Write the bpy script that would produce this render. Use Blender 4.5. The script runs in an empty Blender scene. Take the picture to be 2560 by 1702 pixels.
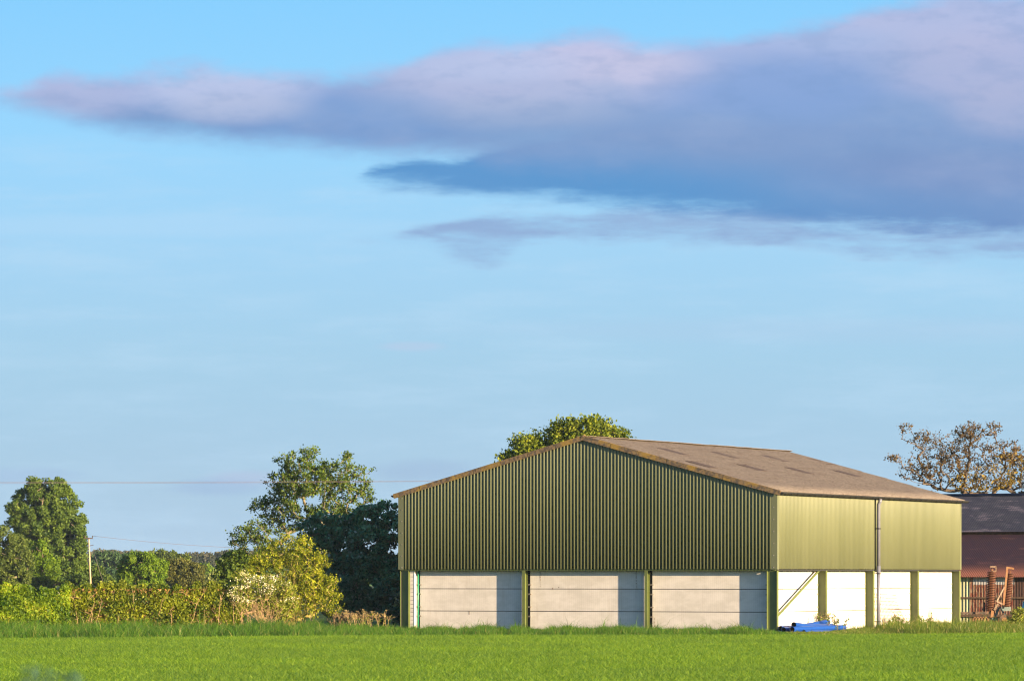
import bpy, math, random
import numpy as np
from math import radians, sin, cos, pi
random.seed(7)
rng = np.random.default_rng(11)
S = bpy.context.scene
COL = S.collection

# ------------------------------------------------------------------ constants
F = 10622.0          # focal length in photograph pixels (2560 wide)
CAMH = 2.54          # eye height above the field
HY = 1436.0          # horizon row
EXPO = 1.95
SUN_EL = radians(9.3)
A = math.atan2(.421, .907)
EX = np.array([cos(A), -sin(A)]); EY = np.array([sin(A), cos(A)])
C0 = np.array([11.68, 187.7])

def at(px, py, Y):
    """world point seen at photograph pixel px,py at depth Y"""
    return np.array([(px-1280)/F*Y, Y, CAMH-(py-HY)/F*Y])
def vw(x, y, Y): return at(x*1.08567, y*1.08567, Y)

# ------------------------------------------------------------------ materials
def lin(c):
    return tuple(((v/255)/12.92 if v/255 <= .04045 else ((v/255+.055)/1.055)**2.4) for v in c)
class N:
    def __init__(s, tree): s.t = tree; s.n = tree.nodes; s.l = tree.links
    def new(s, typ, **kw):
        n = s.n.new(typ)
        for k, v in kw.items(): setattr(n, k, v)
        return n
    def put(s, sock, v):
        if v is None: return
        if hasattr(v, 'is_output'): s.l.new(v, sock)
        elif isinstance(v, (tuple, list)) and len(v) == 3 and sock.type == 'RGBA': sock.default_value = (*v, 1)
        else: sock.default_value = v
    def m(s, op, a, b=None, c=None, clamp=False):
        n = s.new('ShaderNodeMath', operation=op, use_clamp=clamp)
        s.put(n.inputs[0], a); s.put(n.inputs[1], b)
        if c is not None: s.put(n.inputs[2], c)
        return n.outputs[0]
    def mix(s, f, a, b, bt='MIX'):
        n = s.new('ShaderNodeMix', data_type='RGBA', blend_type=bt)
        s.put(n.inputs[0], f); s.put(n.inputs[6], a); s.put(n.inputs[7], b)
        return n.outputs[2]
    def ss(s, x, lo, hi):
        n = s.new('ShaderNodeMapRange', interpolation_type='SMOOTHSTEP')
        s.put(n.inputs[0], x); n.inputs[1].default_value = lo; n.inputs[2].default_value = hi
        return n.outputs[0]
    def ramp(s, x, pts):
        n = s.new('ShaderNodeValToRGB'); s.put(n.inputs[0], x)
        e = n.color_ramp.elements
        while len(e) < len(pts): e.new(.5)
        for i, (p, c) in enumerate(pts): e[i].position = p; e[i].color = (*c, 1)
        return n.outputs[0]
    def noise(s, vec, scale, det=3, rough=.5, dim='3D'):
        n = s.new('ShaderNodeTexNoise', noise_dimensions=dim)
        s.put(n.inputs['Vector'], vec); n.inputs['Scale'].default_value = scale
        n.inputs['Detail'].default_value = det; n.inputs['Roughness'].default_value = rough
        return n.outputs[0]
    def mapping(s, vec, scale=(1,1,1), loc=(0,0,0)):
        n = s.new('ShaderNodeMapping'); s.put(n.inputs[0], vec)
        n.inputs['Scale'].default_value = scale; n.inputs['Location'].default_value = loc
        return n.outputs[0]
MATS = {}
def base_mat(name):
    m = bpy.data.materials.new(name); m.use_nodes = True
    g = N(m.node_tree); b = m.node_tree.nodes['Principled BSDF']
    MATS[name] = m
    return m, g, b
def surf(name, col, col2=None, scale=4, stretch=(1,1,1), rough=.6, spec=.4, metal=0, var=.0, bump=0, bscale=30, lo=.35, hi=.65, extra=None):
    m, g, b = base_mat(name)
    tc = g.new('ShaderNodeTexCoord').outputs['Object']
    c = col
    if col2 is not None:
        nz = g.noise(g.mapping(tc, stretch), scale, 5, .62)
        c = g.mix(g.ss(nz, lo, hi), col, col2)
    else:
        nz = g.noise(g.mapping(tc, stretch), scale, 4, .6)
        c = g.mix(g.ss(nz, .3, .7), tuple(v*.9 for v in col), tuple(min(1, v*1.1) for v in col))
    if var:
        oi = g.new('ShaderNodeObjectInfo').outputs['Random']
        c = g.mix(g.m('MULTIPLY', oi, var), c, (0,0,0))
    if extra: c = extra(g, tc, c)
    g.put(b.inputs['Base Color'], c)
    b.inputs['Roughness'].default_value = rough; b.inputs['Metallic'].default_value = metal
    b.inputs['Specular IOR Level'].default_value = spec
    if bump:
        bn = g.new('ShaderNodeBump'); bn.inputs['Strength'].default_value = bump; bn.inputs['Distance'].default_value = .01
        g.put(bn.inputs['Height'], g.noise(tc, bscale, 4, .6)); g.l.new(bn.outputs[0], b.inputs['Normal'])
    return m
def leaf(name, c0, c1, c2=None, trans=.35, big=.35, rough=.6):
    """foliage: each leaf takes its own colour between c0 and c1 from its tint"""
    m, g, b = base_mat(name)
    t = g.new('ShaderNodeAttribute', attribute_name='tint').outputs['Fac']
    pts = [(0, c0), (1, c1)] if c2 is None else [(0, c0), (.9, c1), (.93, c2), (1, c2)]
    col = g.ramp(t, pts)
    geo = g.new('ShaderNodeNewGeometry').outputs['Position']
    nz = g.noise(geo, big, 3, .6)
    col = g.mix(g.ss(nz, .35, .68), col, g.mix(1.0, col, (1.22, 1.2, .85), 'MULTIPLY'))
    g.put(b.inputs['Base Color'], col); b.inputs['Roughness'].default_value = rough
    b.inputs['Specular IOR Level'].default_value = .25
    tr = g.new('ShaderNodeBsdfTranslucent'); g.put(tr.inputs[0], g.mix(1.0, col, (1.25, 1.3, .6), 'MULTIPLY'))
    mx = g.new('ShaderNodeMixShader'); mx.inputs[0].default_value = trans
    g.l.new(b.outputs[0], mx.inputs[1]); g.l.new(tr.outputs[0], mx.inputs[2])
    g.l.new(mx.outputs[0], m.node_tree.nodes['Material Output'].inputs[0])
    return m

# painted steel of the barn
surf('green_sheet', (.116,.128,.066), (.100,.112,.056), scale=.6, stretch=(1,1,.15), rough=.5, spec=.45)
surf('green_steel', (.105,.130,.034), (.085,.108,.03), scale=1.5, rough=.45, spec=.45)
surf('green_pipe', (.015,.20,.10), rough=.4)
surf('dark_gap', (.02,.022,.02), rough=.9)
surf('galvanised', (.42,.40,.37), (.2,.15,.1), scale=12, rough=.5, metal=.3)
def conc_extra(g, tc, c):
    # faint vertical shuttering lines and horizontal trowel bands
    w = g.new('ShaderNodeTexWave', wave_type='BANDS', bands_direction='X'); g.put(w.inputs['Vector'], tc)
    w.inputs['Scale'].default_value = 3.2; w.inputs['Distortion'].default_value = 1.2; w.inputs['Detail'].default_value = 3
    c = g.mix(g.m('MULTIPLY', g.ss(w.outputs['Fac'], .75, 1.), .10), c, (.18,.17,.15))
    nz = g.noise(g.mapping(tc, (2.5, 2.5, .25)), 1.6, 4, .65)
    c = g.mix(g.m('MULTIPLY', g.ss(nz, .56, .75), .28), c, (.30,.25,.19))
    sp = g.noise(tc, 22, 3, .7)
    c = g.mix(g.m('MULTIPLY', g.ss(sp, .62, .8), .3), c, (.25,.22,.19))
    gm = g.noise(g.mapping(tc, (1.0, 1.0, .5)), 1.3, 3, .6)
    return g.mix(g.m('MULTIPLY', g.ss(gm, .5, .8), .22), c, (.72,.68,.62))
surf('concrete', (.59,.555,.505), (.51,.48,.43), scale=1.3, stretch=(1,1,2), rough=.85, spec=.2, var=.07, extra=conc_extra)
surf('rust_stain', (.14,.10,.07), (.30,.25,.2), scale=9, rough=.9, spec=.1)
surf('smear_brown', (.36,.29,.2), (.48,.42,.34), scale=5, rough=.9, spec=.1)
def roof_extra(g, tc, c):
    a = g.noise(tc, 9, 6, .75)
    c = g.mix(g.ss(a, .5, .62), c, (.085,.066,.055))
    b = g.noise(g.mapping(tc, (1, .3, 1)), 2.0, 4, .6)
    c = g.mix(g.m('MULTIPLY', g.ss(b, .45, .7), .4), c, (.10,.08,.07))
    d = g.noise(tc, 14, 4, .8)
    c = g.mix(g.m('MULTIPLY', g.ss(d, .58, .66), .6), c, (.34,.29,.22))
    e = g.noise(tc, 34, 3, .8)
    return g.mix(g.m('MULTIPLY', g.ss(e, .52, .6), .55), c, (.07,.055,.045))
surf('lichen_roof', (.180,.155,.130), (.14,.122,.105), scale=3, rough=.95, spec=.05, bump=.6, bscale=25, extra=roof_extra)
surf('rooflight_sheet', (.085,.062,.048), (.065,.048,.038), scale=8, rough=.8, spec=.15)
def barge_extra(g, tc, c):
    a = g.noise(tc, 1.1, 3, .6)
    return g.mix(g.m('MULTIPLY', g.ss(a, .5, .64), .65), c, (.27,.175,.035))
surf('lichen_board', (.17,.12,.065), (.075,.062,.05), scale=7, rough=.9, spec=.1, lo=.42, hi=.6, bump=.4, extra=barge_extra)
surf('gutter_grey', (.020,.020,.017), (.014,.014,.013), scale=3, rough=.55)
surf('gutter_dark', (.010,.009,.016), rough=.5)
surf('downpipe_grey', (.145,.150,.185), (.12,.125,.15), scale=3, rough=.35, spec=.5)
surf('blue_plastic', (.005,.045,.23), (.007,.055,.27), scale=3, rough=.38, spec=.5)
surf('dark_inside', (.012,.012,.015), rough=.9)
surf('cyan_plastic', (.02,.33,.5), rough=.4)
surf('rust_iron', (.17,.065,.03), (.08,.035,.02), scale=14, rough=.62, spec=.4, metal=.25)
surf('rust_frame', (.19,.075,.025), (.21,.12,.05), scale=9, rough=.7)
surf('pale_paint', (.19,.14,.09), (.11,.055,.03), scale=11, rough=.6)
surf('teal_paint', (.035,.07,.07), (.09,.12,.11), scale=9, rough=.6)
surf('dark_rubber', (.03,.026,.022), (.12,.07,.045), scale=9, rough=.8)
surf('rust_mesh', (.22,.10,.05), (.3,.16,.08), scale=12, rough=.8)
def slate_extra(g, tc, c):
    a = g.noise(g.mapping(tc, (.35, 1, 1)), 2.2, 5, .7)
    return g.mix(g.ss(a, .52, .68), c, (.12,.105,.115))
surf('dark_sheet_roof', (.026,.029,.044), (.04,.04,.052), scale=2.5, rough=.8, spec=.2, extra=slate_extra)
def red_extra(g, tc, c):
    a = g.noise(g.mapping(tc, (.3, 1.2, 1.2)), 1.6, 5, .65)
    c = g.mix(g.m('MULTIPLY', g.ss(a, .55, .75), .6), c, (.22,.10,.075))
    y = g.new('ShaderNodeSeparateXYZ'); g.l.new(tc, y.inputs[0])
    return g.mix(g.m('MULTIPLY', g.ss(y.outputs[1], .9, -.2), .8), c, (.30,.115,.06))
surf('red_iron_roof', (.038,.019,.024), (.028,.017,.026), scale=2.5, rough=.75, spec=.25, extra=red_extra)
def wall_extra(g, tc, c):
    s = g.new('ShaderNodeSeparateXYZ'); g.l.new(tc, s.inputs[0])
    x, z = s.outputs[0], s.outputs[2]
    white = g.m('MULTIPLY', g.ss(z, 2.0, 2.06), g.ss(x, 2.7, 2.75))
    rust = g.mix(g.ss(g.noise(g.mapping(tc, (4, 1, 1)), 2.5, 5, .7), .4, .62), (.20,.055,.035), (.34,.24,.15))
    c2 = g.mix(white, rust, (.52,.50,.48))
    c3 = g.mix(g.ss(x, 2.53, 2.57), (.50,.50,.30), c2)
    return g.mix(g.ss(x, 4.9, 5.0), c3, (.10,.055,.04))
surf('patched_iron', (.3,.12,.08), rough=.75, spec=.25, extra=wall_extra)
surf('old_timber', (.16,.10,.06), (.09,.06,.04), scale=8, rough=.9)
surf('pole_wood', (.46,.36,.20), (.36,.28,.15), scale=5, stretch=(1,1,.2), rough=.85)
surf('dark_wood', (.05,.035,.03), rough=.8)
surf('wire_metal', (.17,.13,.13), rough=.6)
surf('bark', (.17,.13,.07), (.10,.075,.045), scale=8, rough=.9)
surf('bark_pale', (.20,.17,.10), (.14,.12,.07), scale=8, rough=.9)
surf('bark_grey', (.060,.045,.034), (.13,.09,.055), scale=5, rough=.9)
surf('stem_gold', (.30,.23,.06), (.20,.17,.05), scale=6, rough=.8)
surf('stem_dry', (.26,.17,.08), (.38,.27,.14), scale=6, rough=.85)
surf('soil', (.05,.042,.03), (.08,.06,.04), scale=3, rough=1, spec=.05)
surf('ground_green', (.05,.085,.018), (.035,.06,.015), scale=.25, rough=1, spec=.05)
leaf('crop_leaf', (.034,.112,.013), (.190,.292,.026), big=.11, trans=.45)
leaf('verge_leaf', (.012,.060,.007), (.085,.180,.012), (.20,.20,.07), big=.5, trans=.4)
leaf('bank_leaf', (.035,.080,.010), (.125,.170,.02), (.38,.32,.16), big=.7, trans=.4)
leaf('hedge_leaf', (.022,.055,.006), (.23,.26,.018), big=.7, trans=.4)
leaf('hedge_left_leaf', (.018,.060,.005), (.18,.26,.010), (.28,.30,.03), big=.5, trans=.4)
leaf('hedge_rust_leaf', (.13,.07,.03), (.40,.24,.09), big=1, trans=.3)
leaf('ash_leaf', (.020,.052,.008), (.115,.165,.018), big=.6, trans=.35)
leaf('dark_leaf', (.018,.075,.036), (.085,.195,.105), (.20,.24,.21), big=.6, trans=.15, rough=.42)
leaf('gold_leaf', (.05,.09,.008), (.33,.35,.022), big=.8, trans=.45)
leaf('may_leaf', (.10,.14,.015), (.26,.28,.04), big=.8, trans=.35)
leaf('blossom', (.60,.56,.45), (.80,.77,.66), trans=.3)
leaf('oak_leaf', (.035,.075,.008), (.22,.25,.015), big=.6, trans=.35)
leaf('bronze_leaf', (.045,.030,.012), (.14,.085,.025), big=.8, trans=.3)
leaf('bronze_gold_leaf', (.10,.07,.015), (.26,.18,.025), big=.8, trans=.3)
leaf('poplar_leaf', (.032,.070,.010), (.110,.165,.022), big=.25, trans=.35)
leaf('willow_leaf', (.040,.070,.012), (.12,.16,.028), big=.3, trans=.35)
leaf('bright_leaf', (.045,.100,.006), (.165,.25,.012), big=.3, trans=.4)
leaf('brown_green_leaf', (.045,.060,.014), (.13,.13,.025), big=.3, trans=.3)
leaf('far_leaf', (.030,.075,.030), (.085,.15,.045), big=.08, trans=.3)
leaf('far_pine', (.022,.034,.022), (.075,.070,.045), big=.05, trans=.15)
leaf('pale_leaf', (.12,.16,.04), (.27,.29,.09), big=.3, trans=.3)
leaf('weed_leaf', (.02,.06,.05), (.05,.11,.09), trans=.2)
surf('weed_stem', (.04,.09,.06))
leaf('dead_leaf', (.13,.10,.05), (.32,.26,.15), big=.8, trans=.2)

# ------------------------------------------------------------------ mesh helpers
def np_obj(name, V, Fc, mat, parent=None, tint=None, smooth=False):
    V = np.asarray(V, dtype=np.float32).reshape(-1, 3); Fc = np.asarray(Fc, dtype=np.int32)
    me = bpy.data.meshes.new(name)
    k = Fc.shape[1]; nf = len(Fc)
    me.vertices.add(len(V)); me.vertices.foreach_set('co', V.ravel())
    me.loops.add(nf*k); me.loops.foreach_set('vertex_index', Fc.ravel())
    me.polygons.add(nf); me.polygons.foreach_set('loop_start', np.arange(0, nf*k, k, dtype=np.int32))
    me.polygons.foreach_set('loop_total', np.full(nf, k, dtype=np.int32))
    if smooth: me.polygons.foreach_set('use_smooth', np.ones(nf, dtype=bool))
    if tint is not None:
        a = me.attributes.new('tint', 'FLOAT', 'POINT'); a.data.foreach_set('value', np.asarray(tint, dtype=np.float32))
    me.update(calc_edges=True); me.materials.append(MATS[mat])
    o = bpy.data.objects.new(name, me); COL.objects.link(o)
    if parent: o.parent = parent
    return o
class MB:
    def __init__(s): s.v = []; s.f = []; s.sm = []
    def _add(s, vs, fs, sm=False):
        b = len(s.v); s.v += [tuple(p) for p in vs]
        for q in fs: s.f.append(tuple(b+i for i in q)); s.sm.append(sm)
        return s
    def box(s, x0, x1, y0, y1, z0, z1):
        vs = [(x0,y0,z0),(x1,y0,z0),(x1,y1,z0),(x0,y1,z0),(x0,y0,z1),(x1,y0,z1),(x1,y1,z1),(x0,y1,z1)]
        return s._add(vs, [(0,3,2,1),(4,5,6,7),(0,1,5,4),(1,2,6,5),(2,3,7,6),(3,0,4,7)])
    def beam(s, p0, p1, w, h, up=(0,0,1)):
        p0 = np.array(p0, float); p1 = np.array(p1, float); d = p1-p0; d /= np.linalg.norm(d)
        u = np.array(up, float)
        if abs(d@u) > .95: u = np.array([1., 0, 0])
        a = np.cross(d, u); a /= np.linalg.norm(a); b = np.cross(a, d)
        vs = [p+a*sa*w/2+b*sb*h/2 for p in (p0, p1) for sa, sb in ((-1,-1),(1,-1),(1,1),(-1,1))]
        return s._add(vs, [(0,1,2,3),(7,6,5,4),(0,4,5,1),(1,5,6,2),(2,6,7,3),(3,7,4,0)])
    def tube(s, path, r, seg=8, cap=True):
        P = [np.array(p, float) for p in path]; n = len(P)
        R = r if hasattr(r, '__len__') else [r]*n
        vs = []; prev = None
        for i in range(n):
            d = P[min(i+1, n-1)]-P[max(i-1, 0)]; d = d/(np.linalg.norm(d)+1e-9)
            if prev is None:
                u = np.array([0, 0, 1.]) if abs(d[2]) < .9 else np.array([1., 0, 0])
                a = np.cross(d, u)
            else: a = prev-d*(prev@d)
            a /= np.linalg.norm(a)+1e-9; prev = a; b = np.cross(d, a)
            vs += [P[i]+(a*cos(2*pi*k/seg)+b*sin(2*pi*k/seg))*R[i] for k in range(seg)]
        fs = [(i*seg+k, i*seg+(k+1) % seg, (i+1)*seg+(k+1) % seg, (i+1)*seg+k) for i in range(n-1) for k in range(seg)]
        s._add(vs, fs, True)
        if cap:
            b = len(s.v)-n*seg
            s.f.append(tuple(b+k for k in range(seg))[::-1]); s.sm.append(False)
            s.f.append(tuple(b+(n-1)*seg+k for k in range(seg))); s.sm.append(False)
        return s
    def build(s, name, mat, parent=None):
        me = bpy.data.meshes.new(name); me.from_pydata(s.v, [], s.f); me.update()
        me.polygons.foreach_set('use_smooth', s.sm); me.materials.append(MATS[mat])
        o = bpy.data.objects.new(name, me); COL.objects.link(o)
        if parent: o.parent = parent
        return o
def empty(name, loc, rz=0, label=None, cat=None, group=None):
    o = bpy.data.objects.new(name, None); COL.objects.link(o)
    o.location = loc; o.rotation_euler = (0, 0, rz)
    o.empty_display_size = .3
    return tag(o, label, cat, group)
def tag(o, label=None, cat=None, group=None, kind=None):
    if label: o['label'] = label
    if cat: o['category'] = cat
    if group: o['group'] = group
    if kind: o['kind'] = kind
    return o

# ------------------------------------------------------------------ leaves and blades
def leaves(P, size, jit=.35, up=.0, clump=None):
    """rhombus leaves at points P"""
    n = len(P)
    d = rng.normal(size=(n, 3)); d[:, 2] += up; d /= np.linalg.norm(d, axis=1)[:, None]
    e = rng.normal(size=(n, 3)); e -= d*(e*d).sum(1)[:, None]; e /= np.linalg.norm(e, axis=1)[:, None]
    s = size*(1+jit*rng.normal(size=n)).clip(.4, 2)[:, None]
    V = np.stack([P-d*s*.5, P+e*s*.33, P+d*s*.5, P-e*s*.33], 1).reshape(-1, 3)
    Fc = np.arange(4*n).reshape(-1, 4)
    t = rng.random(n) if clump is None else np.clip(clump+rng.normal(size=n)*.22, 0, 1)
    return V, Fc, np.repeat(t, 4)
def blades(P, h, w, lean=.35, seg=1, hj=.3):
    n = len(P)
    th = rng.random(n)*2*pi; ax = np.stack([np.cos(th), np.sin(th), np.zeros(n)], 1)
    ln = rng.normal(size=(n, 2))*lean
    H = h*(1+hj*rng.normal(size=n)).clip(.3, 2)
    W = w*(.7+.6*rng.random(n))
    if seg == 1:
        top = P+np.stack([ln[:, 0]*H, ln[:, 1]*H, H], 1)
        V = np.stack([P-ax*W[:, None]/2, P+ax*W[:, None]/2, top], 1).reshape(-1, 3)
        Fc = np.arange(3*n).reshape(-1, 3); k = 3
    else:
        mid = P+np.stack([ln[:, 0]*H*.3, ln[:, 1]*H*.3, H*.6], 1)
        top = P+np.stack([ln[:, 0]*H*1.1, ln[:, 1]*H*1.1, H*.95], 1)
        V = np.stack([P-ax*W[:, None]/2, P+ax*W[:, None]/2, mid-ax*W[:, None]*.4, mid+ax*W[:, None]*.4, top], 1).reshape(-1, 3)
        b = np.arange(n)[:, None]*5
        Fc = np.concatenate([b+np.array([[0,1,3]]), b+np.array([[0,3,2]]), b+np.array([[2,3,4]])]); k = 5
    return V, Fc, np.repeat(rng.random(n), k)

# ------------------------------------------------------------------ trees
def blob_points(blobs, n, shell=.35, zmin=.05):
    """random points in ellipsoids (c, rx, ry, rz), denser near their skins; weight by volume^(2/3)"""
    w = np.array([(b[1]*b[3])**.9 for b in blobs]); w /= w.sum()
    idx = rng.choice(len(blobs), n, p=w)
    d = rng.normal(size=(n, 3)); d /= np.linalg.norm(d, axis=1)[:, None]
    r = (shell+(1-shell)*rng.random(n))**.6
    c = np.array([b[0] for b in blobs])[idx]; R = np.array([(b[1], b[2], b[3]) for b in blobs])[idx]
    P = c+d*R*r[:, None]; P = P[P[:, 2] > zmin]
    return P
def vblobs(lst, Y, thick=.8, jy=.35):
    """blobs given as (view x, view y, rx, ry) on the photograph, at true distance Y, with real depth"""
    out = []
    for i, (x, y, rx, ry) in enumerate(lst):
        k = 1.08567/F*Y
        c = vw(x, y, Y); ra = (rx+ry)/2*k
        c[1] += (random.random()-.5)*2*ra*jy*1.6
        out.append((c, rx*k, max(ra*thick, rx*k*.5), ry*k))
    return out
def grow(base, tips, trunk_h, r0, wob=.12, lift=.25, seed=1):
    """connect every tip to a growing skeleton: returns list of (polyline, radii)"""
    rs = np.random.default_rng(seed)
    nodes = [np.array(base, float)]; par = [-1]
    nst = 6
    ct = tips.mean(0)
    for i in range(1, nst+1):
        t = i/nst
        p = np.array(base)+np.array([(ct[0]-base[0])*t*t*.25, (ct[1]-base[1])*t*t*.25, trunk_h*t])+rs.normal(size=3)*[.04, .04, 0]
        nodes.append(p); par.append(len(nodes)-2)
    order = np.argsort(np.linalg.norm(tips-nodes[-1], axis=1))
    NP = np.zeros((60000, 3)); NP[:len(nodes)] = nodes; cnt = len(nodes)
    tipids = []
    for j in order:
        t = tips[j]
        q = NP[2:cnt]; d = np.linalg.norm((t-q)*[1, 1, .85], axis=1)+np.maximum(0, q[:, 2]-t[2]+.05)*1.6
        i = int(np.argmin(d))+2; a = NP[i].copy(); L = np.linalg.norm(t-a)
        if L < .02: continue
        n = max(2, min(8, int(L/.3)+1)); prev = i
        side = rs.normal(size=3)*wob*L
        for k in range(1, n+1):
            s = k/n
            p = a+(t-a)*s+side*sin(pi*s)*.5+np.array([0, 0, -lift*L*sin(pi*s)*.3])
            if cnt >= 59990: break
            NP[cnt] = p; par.append(prev); prev = cnt; cnt += 1
        tipids.append(prev)
    kids = np.zeros(cnt)
    for t in tipids: kids[t] += 1
    for i in range(cnt-1, 0, -1): kids[par[i]] += kids[i]
    tot = max(1, kids[0])
    R = r0*(np.maximum(kids, 1)/tot)**.46
    return NP[:cnt], par, R, tipids
def skeleton_mesh(name, sk, mat, parent, rmin=.012, seg=5):
    P, par, R, _ = sk; R = np.maximum(R, rmin)
    par = np.array(par); idx = np.arange(1, len(P)); a = P[par[idx]]; b = P[idx]
    ra = np.minimum(R[par[idx]], R[idx]*1.25); rb = R[idx]
    d = b-a; L = np.linalg.norm(d, axis=1)[:, None]+1e-9; d = d/L
    b = b+d*rb[:, None]*.3
    u = np.where(np.abs(d[:, 2:3]) < .9, np.array([[0, 0, 1.]]), np.array([[1., 0, 0]]))
    x = np.cross(d, u); x /= np.linalg.norm(x, axis=1)[:, None]; y = np.cross(d, x)
    ang = np.arange(seg)*2*pi/seg
    ring = lambda p, r: p[:, None]+r[:, None, None]*(x[:, None]*np.cos(ang)[None, :, None]+y[:, None]*np.sin(ang)[None, :, None])
    V = np.concatenate([ring(a, ra), ring(b, rb)], 1)          # n,2seg,3
    n = len(V); k = np.arange(seg); q = np.stack([k, (k+1) % seg, (k+1) % seg+seg, k+seg], 1)
    Fc = (np.arange(n)[:, None, None]*2*seg+q[None]).reshape(-1, 4)
    return np_obj(name, V.reshape(-1, 3), Fc, mat, parent, smooth=True)
def tree(name, label, cat, base, blobs, ntips, nleaf, lsize, spread, mat, bark='bark', trunk_h=None, r0=.2, seed=1, group=None,
         shell=.35, rmin=.012, wob=.12, up=0, extra=None, extra_tips=0, crown='crown', trunk='trunk', dens=None, stems=None):
    base = np.array(base, float)
    root = empty(name, tuple(base), 0, label, cat, group)
    tips = blob_points(blobs, ntips, shell)-base
    bl0 = np.zeros(3)
    if trunk_h is None: trunk_h = max(.5, tips[:, 2].min()*.8+.2)
    sk = grow(bl0, tips, trunk_h, r0, wob, seed=seed)
    skeleton_mesh(trunk, sk, bark, root, rmin)
    T = sk[0][sk[3]]
    per = max(1, nleaf//len(T))
    P = np.repeat(T, per, 0)+rng.normal(size=(len(T)*per, 3))*spread*[1, 1, .8]
    ct = np.repeat(rng.random(len(T)), per)*.7+.15
    k = P[:, 2] > .1-base[2]
    V, Fc, t = leaves(P[k], lsize, up=up, clump=ct[k])
    np_obj(crown, V, Fc, mat, root, tint=t)
    if extra:
        emat, en, es, eb = extra
        if eb is None:
            m_ = (T[:, 2] > np.quantile(T[:, 2], .35)) & (T[:, 1] < .2); TT = T[m_]; TT = TT[rng.permutation(len(TT))[:34]]
            Q = TT[rng.integers(0, len(TT), en)]+rng.normal(size=(en, 3))*[.16, .10, .07]+[0, -.12, .03]
        else: Q = blob_points(eb, en, .8)-base
        V, Fc, t = leaves(Q, es)
        np_obj('blossom' if 'bloss' in emat else crown, V, Fc, emat, root, tint=t)
    return root
def mass(name, label, cat, base, blobs, nleaf, lsize, mat, bark='bark', shell=.55, group=None, trunk_r=.15, stuff=False, sub=None, subr=.3, crown='crown', tips=60):
    """dense crown: leaf clumps over many sub-lumps"""
    base = np.array(base, float)
    root = empty(name, tuple(base), 0, label, cat, group)
    cl = blob_points(blobs, sub or 200, shell)-base
    per = nleaf//len(cl)
    sc = subr*(.6+.8*rng.random(len(cl)))
    d = rng.normal(size=(len(cl)*per, 3)); d /= np.linalg.norm(d, axis=1)[:, None]
    rr = rng.random(len(d))**.4
    P = np.repeat(cl, per, 0)+d*(np.repeat(sc, per)*rr)[:, None]*[1, 1, .8]
    k = P[:, 2] > .05
    ct = np.repeat(rng.random(len(cl)), per)*.6+.2
    V, Fc, t = leaves(P[k], lsize, clump=ct[k])
    np_obj(crown, V, Fc, mat, root, tint=t)
    tp = blob_points(blobs, tips, .2)-base
    sk = grow(np.zeros(3), tp, max(.6, tp[:, 2].min()*.7), trunk_r, seed=3)
    skeleton_mesh('trunk', sk, bark, root, max(.02, trunk_r*.12))
    return root

# ================================================================== CAMERA
cam = bpy.data.cameras.new('camera'); co = bpy.data.objects.new('camera', cam); COL.objects.link(co)
co.location = (0, 0, CAMH); co.rotation_euler = (pi/2, 0, 0)
cam.sensor_width = 36; cam.lens = F/2560*36; cam.shift_y = (HY-851)/2560
cam.clip_start = .5; cam.clip_end = 8000
S.camera = co
cam.dof.use_dof = True; cam.dof.focus_distance = 195; cam.dof.aperture_fstop = 9

# ================================================================== SUN
EXd = np.array([EX[0], EX[1]]); NG = -EY
ba = radians(13.3)
hs = cos(ba)*EXd+sin(ba)*NG
SD = np.array([hs[0]*cos(SUN_EL), hs[1]*cos(SUN_EL), sin(SUN_EL)])
sl = bpy.data.lights.new('sun', 'SUN'); sl.energy = 5.0; sl.angle = radians(.5); sl.color = (1, .74, .46)
so = bpy.data.objects.new('sun', sl); COL.objects.link(so)
from mathutils import Vector
so.rotation_euler = Vector(tuple(SD)).to_track_quat('Z', 'Y').to_euler(); so.location = (60, -40, 30)

# ================================================================== SKY
W = bpy.data.worlds.new('World'); S.world = W; W.use_nodes = True
g = N(W.node_tree); bg = W.node_tree.nodes['Background']
sky = g.new('ShaderNodeTexSky', sky_type='NISHITA'); sky.sun_disc = False
sky.sun_elevation = SUN_EL; sky.sun_rotation = math.atan2(hs[0], hs[1])
sky.air_density = 1.0; sky.dust_density = .8; sky.ozone_density = 1.5
gen = g.new('ShaderNodeTexCoord').outputs['Generated']
sp = g.new('ShaderNodeSeparateXYZ'); g.l.new(gen, sp.inputs[0])
x, y, z = sp.outputs
yy = g.m('MAXIMUM', y, .05)
u = g.m('MULTIPLY_ADD', g.m('DIVIDE', x, yy), F/2560, .5)          # heading across the anti-solar sky
v = g.m('MULTIPLY_ADD', g.m('DIVIDE', z, yy), -F/1702, HY/1702)     # height, 0 at 7.7 degrees up
K = 2**-EXPO
def d(c): return tuple(q*K for q in lin(c))
grad = g.ramp(g.m('MULTIPLY_ADD', v, 1/1.3, .3/1.3), [(0, d((120,190,250))), (.23, d((137,208,255))), (.37, d((152,214,254))), (.50, d((164,213,246))),
              (.64, d((167,208,234))), (.78, d((171,203,227))), (.93, d((172,199,226))), (1, d((160,188,222)))])
uvn = g.new('ShaderNodeCombineXYZ'); g.put(uvn.inputs[0], u); g.put(uvn.inputs[1], v)
uv = uvn.outputs[0]
n_soft = g.noise(g.mapping(uv, (6, 9, 1)), 1, 8, .62)
n_big = g.noise(g.mapping(uv, (2.2, 4.5, 1), (3, 1, 0)), 1, 3, .5)
n_wisp = g.noise(g.mapping(uv, (5, 20, 1), (7, 2, 0)), 1, 6, .65)
n_fine = g.noise(g.mapping(uv, (18, 30, 1), (1, 5, 0)), 1, 7, .65)
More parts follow.
